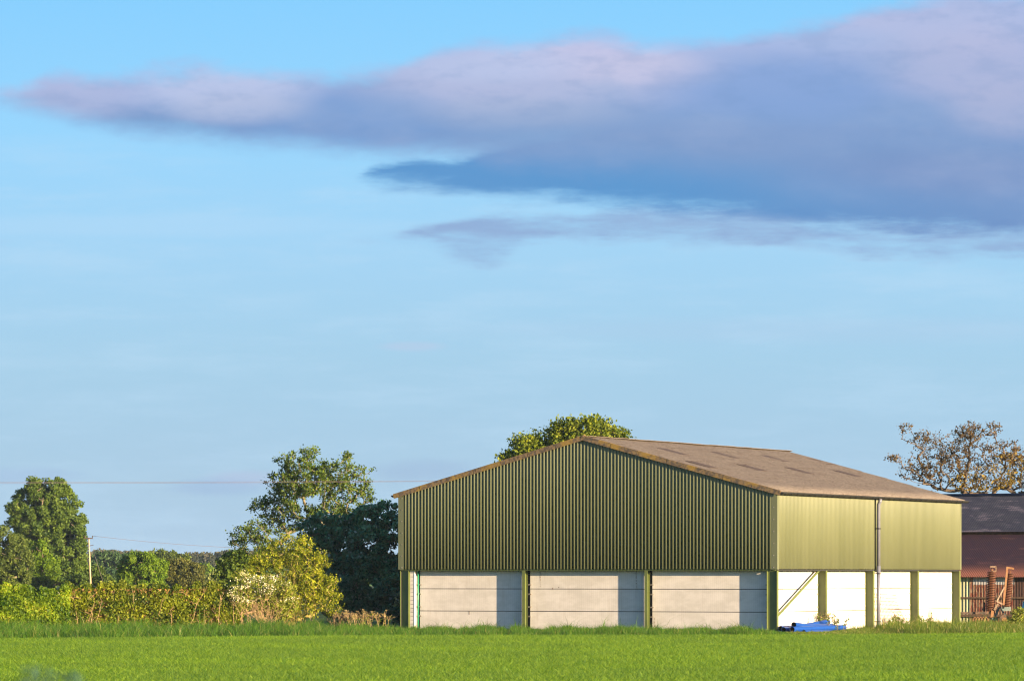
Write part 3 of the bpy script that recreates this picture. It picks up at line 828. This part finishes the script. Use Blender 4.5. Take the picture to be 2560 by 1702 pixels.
MB().beam((rx(2490), -.2, rzz(1503)), (rx(2510), -.1, rzz(1467)), .07, .07).beam((rx(2490), -.2, rzz(1502)), (rx(2508), -.1, rzz(1511)), .08, .08).beam((rx(2484), -.2, rzz(1524)), (rx(2494), -.2, rzz(1508)), .10, .10).beam((rx(2494), -.2, rzz(1510)), (rx(2504), -.2, rzz(1526)), .06, .06).build('strut', 'pale_paint', rl)
MB().beam((rx(2478), -.1, rzz(1550)), (rx(2481), -.1, rzz(1520)), .14, .14).beam((rx(2454), .1, rzz(1530)), (rx(2463), .1, rzz(1508)), .04, .04).build('upright', 'rust_frame', rl)
MB().box(rx(2438), rx(2478), -.1, .12, rzz(1534), rzz(1528)).box(rx(2402), rx(2462), .0, .12, rzz(1534), rzz(1529)).beam((rx(2462), .2, rzz(1534)), (rx(2463), .4, rzz(1505)), .08, .05).build('drawbar', 'dark_rubber', rl)
MB().beam((rx(2488), .1, rzz(1540)), (rx(2498), .1, rzz(1518)), .16, .1).beam((rx(2478), -.2, rzz(1546)), (rx(2494), -.2, rzz(1548)), .18, .14).beam((rx(2498), .1, rzz(1516)), (rx(2518), .1, rzz(1542)), .05, .05).beam((rx(2504), .2, rzz(1522)), (rx(2528), .3, rzz(1521)), .12, .2).build('chassis', 'teal_paint', rl)
wh = MB().tube([(rx(2508), -.55, .26), (rx(2508), -.37, .26)], .27, 22).build('wheel', 'dark_rubber', rl)
MB().tube([(rx(2508), -.565, .26), (rx(2508), -.35, .26)], .14, 16).build('rim', 'rust_frame', wh)
b = MB()
for k_ in range(5):
    a0 = rx(2428+k_*7); b.tube([(a0, -.5, .1), (a0+.03, -.5, .32), (a0+.14, -.45, .42), (a0+.24, -.45, .28), (a0+.2, -.45, .16)], .026, 6)
b.build('spring_tine', 'rust_frame', rl)

# blue barrel at the right edge
bp = at(2566, 1436, 213)
br = empty('plastic_barrel', (bp[0], 213, 0), 0, 'bright blue plastic barrel at the right edge of the photo', 'barrel')
MB().tube([(0,0,0), (0,0,.05), (0,0,.4), (0,0,.44), (0,0,.48), (0,0,.82), (0,0,.86), (0,0,.9), (0,0,1.15)], [.20,.235,.235,.25,.235,.235,.25,.235,.19], 20).build('body', 'cyan_plastic', br)
MB().tube([(0,0,1.15), (0,0,1.2)], .2, 20).build('lid', 'cyan_plastic', br)

# ================================================================== UTILITY POLE AND WIRES
py_ = 420
pp = at(226, 1464, py_)
up = empty('utility_pole', (pp[0], py_, 0), 0, 'pale wooden utility pole with dark crossarm in front of the poplar', 'utility pole')
top = CAMH+(HY-1343)*py_/F; kk = py_/F
MB().tube([(2*kk, 0, 0), (-4*kk, 0, top)], [.105, .065], 10).build('pole', 'pole_wood', up)
MB().beam((-15*kk, -.1, top-.05), (6*kk, -.1, top-.09), .10, .11).build('crossarm', 'dark_wood', up); MB().beam((-8*kk, -.1, top-.85), (8*kk, -.1, top-.75), .04, .06).build('crossarm', 'dark_wood', up)
for dx_ in (-14, 5.5): MB().tube([(dx_*kk, -.1, top-.03), (dx_*kk, -.1, top+.08), (dx_*kk, -.1, top+.14), (dx_*kk, -.1, top+.18)], [.02, .05, .06, .03], 8).build('insulator', 'dark_wood', up)
# wire that runs down to the right
wa = at(232, 1339, py_); wb = at(575, 1368, py_); wc = at(1130, 1410, 380)
n = 16; pts = [wa+(wb-wa)*k_/n+np.array([0, 0, -.12*sin(pi*k_/n)]) for k_ in range(n+1)]+[wc]
o = MB().tube(pts, .014, 4).build('overhead_wire', 'wire_metal'); tag(o, 'thin dark wire running right from the wooden utility pole', 'wire')
stay = MB().tube([at(236, 1385, 424), at(258, 1455, 424)], .015, 4).build('stay_wire', 'wire_metal', up); stay.location = (-pp[0], -py_, 0)
for dz_, sg_, zl in ((0, .10, 'upper'), (-.05, .12, 'lower')):
    w0 = np.array([-46, 222, 7.42+dz_]); w1 = np.array([4.4, 222, 7.52+dz_*.3]); 
    pts = [w0+(w1-w0)*k_/30+np.array([0, 0, -sg_*4*(k_/30)*(1-k_/30)]) for k_ in range(31)]
    o = MB().tube(pts, .006, 4).build('overhead_wire', 'wire_metal'); tag(o, zl+' of the two long wires crossing above the poplar and the hedge', 'wire')
rp = empty('support_pole', (4.4, 222, 0), 0, 'wooden pole behind the green barn carrying the long wires', 'utility pole')
MB().tube([(0,0,0), (0,0,7.7)], [.12, .09], 10).build('pole', 'pole_wood', rp)
MB().beam((-.4,0,7.45), (.4,0,7.45), .08, .1).build('crossarm', 'dark_wood', rp)

exec_veg = True
# ================================================================== VEGETATION
# --- tall open tree left of the barn
Yt = 234
bl = vblobs([(705,1075,62,40),(690,1100,70,45),(775,1095,55,42),(650,1115,48,42),(715,1150,85,55),(800,1140,50,45),(640,1165,55,22),(600,1160,38,14),(835,1095,28,26),(845,1130,20,30),(713,1038,22,12),(656,1055,20,12),(800,1052,16,10),(760,1190,70,30),(650,1200,60,30),(590,1225,45,28),(550,1240,26,20),(600,1260,50,35)], Yt)
tree('ash_tree', 'tall open crowned green tree rising behind the yellow bush left of the barn', 'tree', (vw(722, 1400, Yt)[0], Yt, 0), bl, 860, 21000, .12, .12, 'ash_leaf', bark='bark_pale', trunk_h=3.0, r0=.17, seed=5, rmin=.018, shell=.25, wob=.16)
# --- dark trees in the shade of the barn
Yd = 209
bl = vblobs([(745,1225,50,38),(790,1208,45,26),(740,1270,62,50),(790,1260,55,60),(810,1330,60,60),(790,1390,60,40),(715,1330,45,50),(770,1320,50,50)], Yd)
mass('hawthorn_tree', 'dark bluish green tree in the barn shade, nearer the yellow bush', 'tree', (vw(785, 1400, Yd)[0], Yd, 0), bl, 30000, .15, 'dark_leaf', subr=.30, sub=300, shell=.6)
bl = vblobs([(850,1195,42,32),(890,1185,36,28),(850,1250,52,50),(900,1250,45,70),(870,1330,60,70),(905,1370,50,60),(850,1400,45,35)], Yd-1.0)
mass('elder_tree', 'dark green tree pressed against the left end of the barn', 'tree', (vw(880, 1400, Yd)[0], Yd-.6, 0), bl, 30000, .15, 'dark_leaf', subr=.30, sub=300, shell=.6)
# --- yellow green bush
Yb = 197
bl = vblobs([(665,1262,52,34),(700,1250,30,18),(625,1285,50,32),(700,1300,62,45),(640,1330,75,45),(720,1345,55,45),(745,1375,40,32),(690,1390,65,38),(640,1390,60,36),(590,1300,30,22),(762,1340,20,16),(738,1290,22,14),(560,1320,25,16),(765,1400,22,18)], Yb)
tree('golden_bush', 'large golden yellow bush with bare upright stems beside the dark trees', 'bush', (vw(672, 1425, Yb)[0], Yb, 0), bl, 900, 25000, .082, .10, 'gold_leaf', bark='stem_gold', trunk_h=.45, r0=.16, seed=9, rmin=.014, shell=.25, wob=.2, crown='foliage', trunk='stems')
def fan(parent, base, n, w, h, mat, seed, r=.016, y0=-.3):
    rs = np.random.default_rng(seed); b = MB()
    for i in range(n):
        x0 = np.array([rs.normal()*.28*w, y0+rs.normal()*.25, 0]); tx = x0[0]*1.0+rs.normal()*.42*w; hh = h*rs.uniform(.55, 1)
        p = [x0+np.array([(tx-x0[0])*t**1.4+rs.normal()*.03, -.35*t*rs.random()+rs.normal()*.02, hh*t]) for t in (0, .25, .5, .75, 1)]
        b.tube(p, [r, r*.85, r*.7, r*.5, r*.3], 4, cap=False)
        for _ in range(5):
            j = rs.integers(1, 5); e = p[j]+np.array([rs.normal()*.22, rs.normal()*.12, abs(rs.normal())*.3]); b.tube([p[j], (p[j]+e)/2+rs.normal(size=3)*.03, e], [r*.5, r*.4, r*.25], 3, cap=False)
    return b.build('stems', mat, parent)
gb = [o for o in COL.objects if o.name.startswith('golden_bush')][0]
fan(gb, None, 34, 1.2, 2.9, 'stem_gold', 5, r=.012, y0=-.55)
# --- may blossom bush
Yb = 194.6
bl = vblobs([(600,1345,50,22),(570,1335,30,16),(640,1360,40,22),(560,1370,35,30),(610,1390,55,30),(650,1400,35,24),(545,1400,22,22)], Yb)
eb = vblobs([(590,1334,28,7),(615,1338,25,7),(575,1345,25,6),(640,1362,22,6),(600,1372,18,5),(556,1352,14,5),(570,1360,22,7)], Yb-.7)
tree('may_bush', 'low hawthorn bush with cream white blossom at the right end of the hedge', 'bush', (vw(605, 1425, Yb)[0], Yb, 0), bl, 300, 11000, .085, .13, 'may_leaf', bark='stem_dry', trunk_h=.3, r0=.10, seed=12, rmin=.013, shell=.3, wob=.2, extra=('blossom', 1500, .065, None), crown='foliage', trunk='stems')
mb_ = [o for o in COL.objects if o.name.startswith('may_bush')][0]
fan(mb_, None, 34, 1.2, 1.5, 'stem_dry', 6, r=.011, y0=-.4)
# --- hedge
def hedge(name, label, xa, xb, Ya, Yb_, top_px, nleaf, mats, dens=None, stems=0, ls=.105, depth=1.3, seed=3, zlow=.0, blossom=0):
    rs = np.random.default_rng(seed)
    t = rs.random(nleaf*2); px = xa+(xb-xa)*t; Yc = Ya+(Yb_-Ya)*t
    X = (px*1.08567-1280)/F*Yc; topz = CAMH-(top_px*1.08567-HY)/F*Yc
    topz = topz+.07*np.sin(X*1.3)+.07*np.sin(X*3.1+1)+.08*np.sin(X*7.7)+.06*np.sin(X*13)
    r_ = rs.random(nleaf*2)
    Z = zlow+(topz-zlow)*(1-(1-r_)**1.0)*1.0
    prof = np.clip(np.sqrt(np.clip(1-((Z/topz-.45)/.62)**2, 0, 1)), .2, 1)
    Y_ = Yc+(rs.random(nleaf*2)**.5*np.where(rs.random(nleaf*2) < .72, -1, 1))*depth*prof
    P = np.stack([X, Y_, Z], 1)
    # clumping: drop leaves in hollow cells
    cell = .5+.5*np.sin(X*5.1+np.sin(Z*4)*2)*np.sin(Z*6.3+X*1.7)+.35*rs.normal(size=len(X))
    keep = cell > .38
    if dens is not None: keep &= rs.random(len(X)) < dens(px, Z/topz)
    P = P[keep][:nleaf]; P += rs.normal(size=P.shape)*.03
    cx = (xa+xb)/2; Ym = (Ya+Yb_)/2; c = np.array([(cx*1.08567-1280)/F*Ym, Ym, 0])
    root = empty(name, tuple(c), 0, label, 'hedge')
    cl = np.clip(.5+.35*np.sin(P[:, 0]*2.3)*np.sin(P[:, 2]*4+P[:, 0])+.0, 0, 1)
    P = P-c
    V, Fc, tt_ = leaves(P, ls, clump=cl)
    np_obj('foliage', V, Fc, mats[0], root, tint=tt_)
    if len(mats) > 1:
        n2 = nleaf//3; t = rs.random(n2); px = xa+(xb-xa)*t; Yc = Ya+(Yb_-Ya)*t
        X = (px*1.08567-1280)/F*Yc; topz = CAMH-(top_px*1.08567-HY)/F*Yc
        Z = rs.random(n2)**1.5*topz*.92
        P = np.stack([X, Yc-depth*rs.random(n2)*.8, Z], 1)-c
        V, Fc, tt_ = leaves(P, ls*.9); np_obj('dry_foliage', V, Fc, mats[1], root, tint=tt_)
    if blossom:
        k = rs.integers(0, len(P), blossom)
        q = rs.normal(size=(25, 3))*[.0, 0, 0]
        ctr = P[rs.integers(0, len(P), 24)]; Q = ctr[rs.integers(0, 24, blossom)]+rs.normal(size=(blossom, 3))*[.16, .1, .12]*rs.random((blossom,1))*1.6; Q[:, 1] -= .15
        V, Fc, tt_ = leaves(Q, .06); np_obj('blossom', V, Fc, 'blossom', root, tint=tt_)
    if stems:
        b = MB()
        for i in range(stems):
            t = rs.random(); px_ = xa+(xb-xa)*t; Yc = Ya+(Yb_-Ya)*t-depth*(.35+.65*rs.random())
            X = (px_*1.08567-1280)/F*Yc; h = (CAMH-(top_px*1.08567-HY)/F*Yc)*rs.uniform(.45, .98)
            x0 = np.array([X, Yc, 0])-c; ln = rs.normal()*.28; l2 = rs.normal()*.15
            p = [x0+np.array([ln*s*h+.05*rs.normal(), l2*s*h+.04*rs.normal(), s*h]) for s in (0, .3, .6, .85, 1)]
            b.tube(p, [.014, .012, .010, .007, .005], 4, cap=False)
            for _ in range(3):
                j = rs.integers(1, 4); e = p[j]+np.array([rs.normal()*.25, rs.normal()*.12, abs(rs.normal())*.25]); b.tube([p[j], (p[j]+e)/2+rs.normal(size=3)*.03, e], [.010, .008, .005], 3, cap=False)
        b.build('stems', 'stem_dry', root)
    return root
hedge('hedge', 'trimmed brown and green hedge with bare woody stems left of the golden bush', 150, 560, 193, 195.5, 1347, 80000, ('hedge_leaf', 'hedge_rust_leaf'),
      dens=lambda px, h: np.clip(.42+.9*(h-.2)+.25*np.sin(px*.05), .22, 1), stems=90, seed=4, blossom=60)
hedge('hedge', 'fuller bright yellow green hedge section at the left edge of the photo', -60, 165, 189, 192.5, 1352, 80000, ('hedge_left_leaf',), seed=6, blossom=110, stems=0, depth=1.6)
# --- dry stalks and cow parsley near the barn's left end
def weeds(name, label, pts, hgt, mat_s, mat_l, flower=None, seed=1, r=.5, n=14, ls=.06):
    rs = np.random.default_rng(seed); c = np.array([pts[0], pts[1], 0.])
    root = empty(name, tuple(c), 0, label, 'weeds'); b = MB(); L = []; Fl = []
    for i in range(n):
        x0 = np.array([rs.normal()*r, rs.normal()*r*.6, 0]); h = hgt*rs.uniform(.6, 1.1); dr = np.array([rs.normal()*.2, rs.normal()*.15, 1])*h
        b.tube([x0, x0+dr*.5+rs.normal(size=3)*.02, x0+dr], [.012, .009, .005], 4, cap=False)
        for s in np.linspace(.25, .98, 14): L.append(x0+dr*s+rs.normal(size=3)*.05)
        for k in range(4):
            e = x0+dr*rs.uniform(.7, 1)+np.array([rs.normal()*.12, rs.normal()*.1, rs.uniform(0, .15)]); b.tube([x0+dr*.7, e], [.006, .004], 3, cap=False); Fl += [e+rs.normal(size=3)*[.035, .035, .012] for _ in range(9)]
    b.build('stalks', mat_s, root)
    V, Fc, t_ = leaves(np.array(L), ls); np_obj('foliage', V, Fc, mat_l, root, tint=t_)
    if flower: V, Fc, t_ = leaves(np.array(Fl), .045); np_obj('flower_heads', V, Fc, flower, root, tint=t_)
p_ = vw(835, 1436, 195.0); weeds('cow_parsley', 'clump of cow parsley with pale flower heads left of the barn corner', p_, .85, 'stem_dry', 'may_leaf', 'dead_leaf', 3, .55, 26)
p_ = vw(785, 1436, 195.6); weeds('dry_stalks', 'dry brown stalks at the foot of the golden bush', p_, .75, 'stem_dry', 'dead_leaf', None, 4, .5, 22)
for i, (x_, Y_, h_, lb) in enumerate(((1925, 191.5, .75, 'leafy nettle clump just past the far ends of the blue pipes'), (1890, 193, .8, 'thin reddish weed behind the ends of the blue pipes'), (2130, 203, .7, 'weed clump in front of the third white bay'), (2060, 201, .6, 'weed clump between the downpipe and the third column'))):
    p_ = vw(x_, 1436, Y_); weeds('nettle_clump', lb, p_, h_, 'bark', 'bank_leaf', None, 20+i, .22, 12, .09)
bl = vblobs([(2350,1415,14,16),(2342,1430,18,12)], 203)
tree('elder_bush', 'small yellow green bush beside the blue barrel', 'bush', (vw(2347, 1440, 203)[0], 203, 0), bl, 90, 2600, .08, .10, 'may_leaf', bark='stem_dry', trunk_h=.2, r0=.04, seed=31, crown='foliage', trunk='stems')
# --- tree behind the barn roof
Yr = 243
bl = vblobs([(1340,985,48,20),(1300,1000,40,24),(1390,1000,42,22),(1265,1020,50,26),(1225,1035,36,24),(1430,1010,26,14),(1200,1050,30,16),(1420,1020,34,20),(1340,1030,80,30),(1300,1060,120,30),(1200,1012,22,10),(1288,980,10,12),(1385,970,14,8),(1165,1056,14,6)], Yr)
tree('oak_tree', 'leafy green tree showing above the barn ridge', 'tree', (vw(1320, 1400, Yr)[0], Yr, 0), bl, 420, 30000, .15, .22, 'oak_leaf', bark='bark', trunk_h=5.5, r0=.3, seed=21, rmin=.02, shell=.45)
# --- bronze leaved tree at the right
Yq = 246
bl = vblobs([(2200,1020,75,38),(2120,1010,45,28),(2080,985,22,12),(2060,1055,26,12),(2150,1060,75,35),(2230,1060,80,40),(2250,990,50,25),(2285,985,26,14),(2300,1040,50,35),(2340,1060,40,45),(2340,1110,50,35),(2260,1110,80,35),(2160,1100,60,28),(2110,1085,45,22),(2225,1000,40,25),(2395,1080,50,50),(2420,1110,50,40)], Yq)
tree('bronze_tree', 'sparse tree with bronze brown young leaves behind the old shed', 'tree', (vw(2225, 1400, Yq)[0], Yq, 0), bl, 1150, 11500, .105, .10, 'bronze_leaf', bark='bark_grey', trunk_h=3.0, r0=.19, seed=33, rmin=.013, shell=.1, wob=.12,
     extra=('bronze_gold_leaf', 1500, .11, vblobs([(2270,1100,70,30),(2320,1080,40,40),(2230,1110,50,20)], Yq)))
# --- small dark tree behind the hedge end
bl = vblobs([(545,1280,22,18),(525,1310,22,22),(560,1310,30,30),(540,1335,35,18)], 290)
mass('dark_tree', 'small dark tree between the hedge end and the far wood', 'tree', (vw(545, 1400, 290)[0], 290, 0), bl, 9000, .2, 'ash_leaf', subr=.5, sub=90)
# --- poplar and neighbours
Yp = 480
bl = vblobs([(95,1130,40,26),(120,1125,35,24),(70,1160,42,40),(130,1170,55,50),(45,1195,32,25),(90,1220,65,50),(150,1230,48,55),(40,1170,20,18),(120,1290,75,55),(160,1300,38,50),(85,1245,50,45),(110,1200,60,60),(75,1115,14,12),(185,1250,14,30),(178,1200,18,25)], Yp, .75)
mass('poplar_tree', 'big rounded green poplar at the left behind the wooden utility pole', 'tree', (vw(118, 1400, Yp)[0], Yp, 0), bl, 95000, .25, 'poplar_leaf', bark='bark_pale', subr=.55, sub=820, trunk_r=.3, shell=.6, tips=160)
Yw = 430
bl = vblobs([(10,1250,30,35),(35,1265,28,35),(5,1300,35,40),(50,1300,25,35),(30,1330,40,25),(-25,1290,35,50)], Yw)
mass('birch_tree', 'feathery birch with pale trunks at the left edge', 'tree', (vw(22, 1400, Yw)[0], Yw, 0), bl, 36000, .2, 'willow_leaf', bark='bark_pale', subr=.5, sub=300, trunk_r=.16, tips=120)
bl = vblobs([(85,1262,18,18),(95,1285,25,22),(110,1310,28,25),(90,1325,35,20)], 440)
mass('young_tree', 'bright green young tree between the birch and the poplar', 'tree', (vw(98, 1400, 440)[0], 440, 0), bl, 16000, .2, 'bright_leaf', subr=.45, sub=130)
bl = vblobs([(215,1325,22,20),(240,1340,25,14),(190,1335,22,14),(160,1340,25,10),(120,1340,25,10),(80,1340,25,12),(50,1342,25,10)], 440)
mass('low_shrub', 'low green shrub at the foot of the poplar, right of the pole', 'shrub', (vw(205, 1400, 440)[0], 440, 0), bl, 14000, .2, 'poplar_leaf', subr=.4, sub=150)
bl = vblobs([(325,1295,35,22),(300,1310,30,28),(350,1315,30,28),(325,1335,50,18),(290,1330,20,20),(365,1300,14,18)], 430)
mass('round_tree', 'bright green round tree above the middle of the hedge', 'tree', (vw(325, 1400, 430)[0], 430, 0), bl, 30000, .19, 'bright_leaf', subr=.5, sub=220)
bl = vblobs([(415,1305,30,16),(440,1315,28,20),(400,1325,30,20),(435,1338,35,14),(395,1300,14,12)], 450)
mass('brown_tree', 'brownish green bushy tree right of the bright round tree', 'tree', (vw(418, 1400, 450)[0], 450, 0), bl, 24000, .2, 'brown_green_leaf', subr=.5, sub=200)
bl = vblobs([(380,1283,34,16),(400,1290,36,16),(370,1300,30,20)], 620)
mass('willow_tree', 'olive tree behind the bright round tree', 'tree', (vw(385, 1400, 620)[0], 620, 0), bl, 9000, .3, 'willow_leaf', subr=.7, sub=100)
bl = vblobs([(240,1290,26,20),(262,1300,24,26),(225,1315,28,24),(255,1328,30,18),(290,1295,14,16)], 760)
mass('far_tree', 'blue green tree right of the utility pole', 'tree', (vw(245, 1400, 760)[0], 760, 0), bl, 12000, .36, 'far_leaf', subr=.9, sub=120)
bl = vblobs([(312,1284,20,10),(300,1292,20,14),(330,1290,20,12)], 800)
mass('far_tree', 'blue green tree top peeping over the bright round tree', 'tree', (vw(312, 1400, 800)[0], 800, 0), bl, 6000, .36, 'far_leaf', subr=.8, sub=70)
bl = vblobs([(468,1312,14,12),(480,1318,12,12),(462,1325,14,14)], 700)
mass('far_tree', 'small fresh green tree between the brown tree and the wood', 'tree', (vw(470, 1400, 700)[0], 700, 0), bl, 5000, .32, 'bright_leaf', subr=.7, sub=50)
bl = vblobs([(492,1330,16,10),(505,1336,14,9),(480,1338,12,8)], 520)
mass('pale_shrub', 'pale yellow green shrub over the right part of the hedge', 'shrub', (vw(494, 1400, 520)[0], 520, 0), bl, 5000, .22, 'pale_leaf', subr=.45, sub=50)
# --- far wood: one mass that reads as a ridge of tree tops
def far_wood():
    P = []; 
    tops = lambda x: np.interp(x, [-200,180,215,250,330,420,470,520,620,1000], [1285,1284,1268,1268,1272,1277,1275,1270,1272,1275])
    for _ in range(900):
        x_ = rng.uniform(-150, 900); Y_ = rng.uniform(1150, 1420)
        tp = tops(x_)+rng.normal()*2.2+ (Y_-1150)*-.004
        zt = CAMH-(tp*1.08567-HY)/F*Y_; c = vw(x_, 1400, Y_); r = rng.uniform(1.6, 3.2)
        n = 110; h = rng.random(n)**.7
        w = r*(1.05-h)**.6
        a_ = rng.random(n)*2*pi; rr = np.sqrt(rng.random(n))
        P.append(np.stack([c[0]+np.cos(a_)*rr*w, Y_+np.sin(a_)*rr*w, zt*(.15+.85*h)], 1))
    P = np.concatenate(P)
    cl = np.clip(.5+.5*np.sin(P[:, 0]*.11+np.sin(P[:, 1]*.05)*2), 0, 1)
    V, Fc, t = leaves(P, .75, clump=cl)
    o = np_obj('far_wood', V, Fc, 'far_pine', tint=t); tag(o, 'distant dark wood of pines along the horizon', 'wood', kind='stuff')
    P = []
    for _ in range(240):
        x_ = rng.uniform(-150, 900); Y_ = rng.uniform(980, 1120); tp = rng.uniform(1296, 1325)
        zt = CAMH-(tp*1.08567-HY)/F*Y_; c = vw(x_, 1400, Y_); r = rng.uniform(2.5, 4.5); n = 110
        dd = rng.normal(size=(n, 3)); dd /= np.linalg.norm(dd, axis=1)[:, None]; dd *= rng.random(n)[:, None]**.4
        P.append(np.stack([c[0]+dd[:, 0]*r, Y_+dd[:, 1]*r, zt*.5+dd[:, 2]*zt*.5], 1))
    V, Fc, t = leaves(np.concatenate(P), .85)
    o = np_obj('far_thicket', V, Fc, 'far_leaf', tint=t); tag(o, 'hazy green thicket in front of the distant pine wood', 'thicket', kind='stuff')
far_wood()
# --- unseen trees added right of the frame to dapple the old shed with shade
for i, (bx, by, hh, lb) in enumerate(((55, 204, 11.5, 'broad unseen tree added right of the frame for shade, nearer the shed'), (64, 204, 12.5, 'taller unseen tree added right of the frame for shade, further from the shed'))):
    bb = [(np.array([bx+random.uniform(-3, 3), by+random.uniform(-4.5, 4.5), random.uniform(3.5, hh-1.5)]), 2.2, 2.2, 1.7) for _ in range(11)]
    mass('shade_tree', lb, 'tree', (bx, by, 0), bb, 15000, .26, 'oak_leaf', subr=.7, sub=170, trunk_r=.3)

# --- tall weed close to the camera, far out of focus, at the bottom left
Yn = 7.0; kn = Yn/F
fw = empty('tall_weed', (at(130, 1436, Yn)[0], Yn, 0), 0, 'blurred blue green weed tops close to the camera at the bottom left', 'weed')
b = MB(); L = []
for (x_, y_) in ((64,1684),(88,1668),(114,1688),(135,1678),(165,1682),(193,1679)):
    p_ = at(x_, y_, Yn)-np.array([at(130, 1436, Yn)[0], Yn, 0]); b.tube([(0, 0, 0), (p_[0]*.3, 0, 1.3), p_], [.006, .004, .002], 5)
    for q in range(16): L.append(p_+rng.normal(size=3)*[.007, .01, .006]-[0, 0, abs(rng.normal())*.02])
b.build('stems', 'weed_stem', fw)
V, Fc, t = leaves(np.array(L), .011); np_obj('foliage', V, Fc, 'weed_leaf', fw, tint=t)
# ================================================================== HAZE
hm = bpy.data.materials.new('haze_air'); hm.use_nodes = True
nt = hm.node_tree; nt.nodes.remove(nt.nodes['Principled BSDF'])
pv = nt.nodes.new('ShaderNodeVolumePrincipled'); pv.inputs['Density'].default_value = .000045; pv.inputs['Color'].default_value = (.62,.82,1,1); pv.inputs['Anisotropy'].default_value = 0
nt.links.new(pv.outputs[0], nt.nodes['Material Output'].inputs['Volume']); MATS['haze_air'] = hm
o = MB().box(-gx-20, gx+20, -320, 2820, -1.2, 17).build('haze', 'haze_air'); tag(o, 'thin blue evening haze lying over the fields', 'haze', kind='stuff')

# cycles
S.cycles.pixel_filter_type = 'BLACKMAN_HARRIS'; S.cycles.filter_width = 1.2
S.cycles.max_bounces = 6; S.cycles.diffuse_bounces = 3; S.cycles.transmission_bounces = 4; S.cycles.volume_bounces = 0
S.cycles.transparent_max_bounces = 4; S.cycles.use_denoising = True; S.cycles.denoiser = 'OPENIMAGEDENOISE'; S.cycles.denoising_input_passes = 'RGB_ALBEDO_NORMAL'; S.cycles.denoising_prefilter = 'ACCURATE'
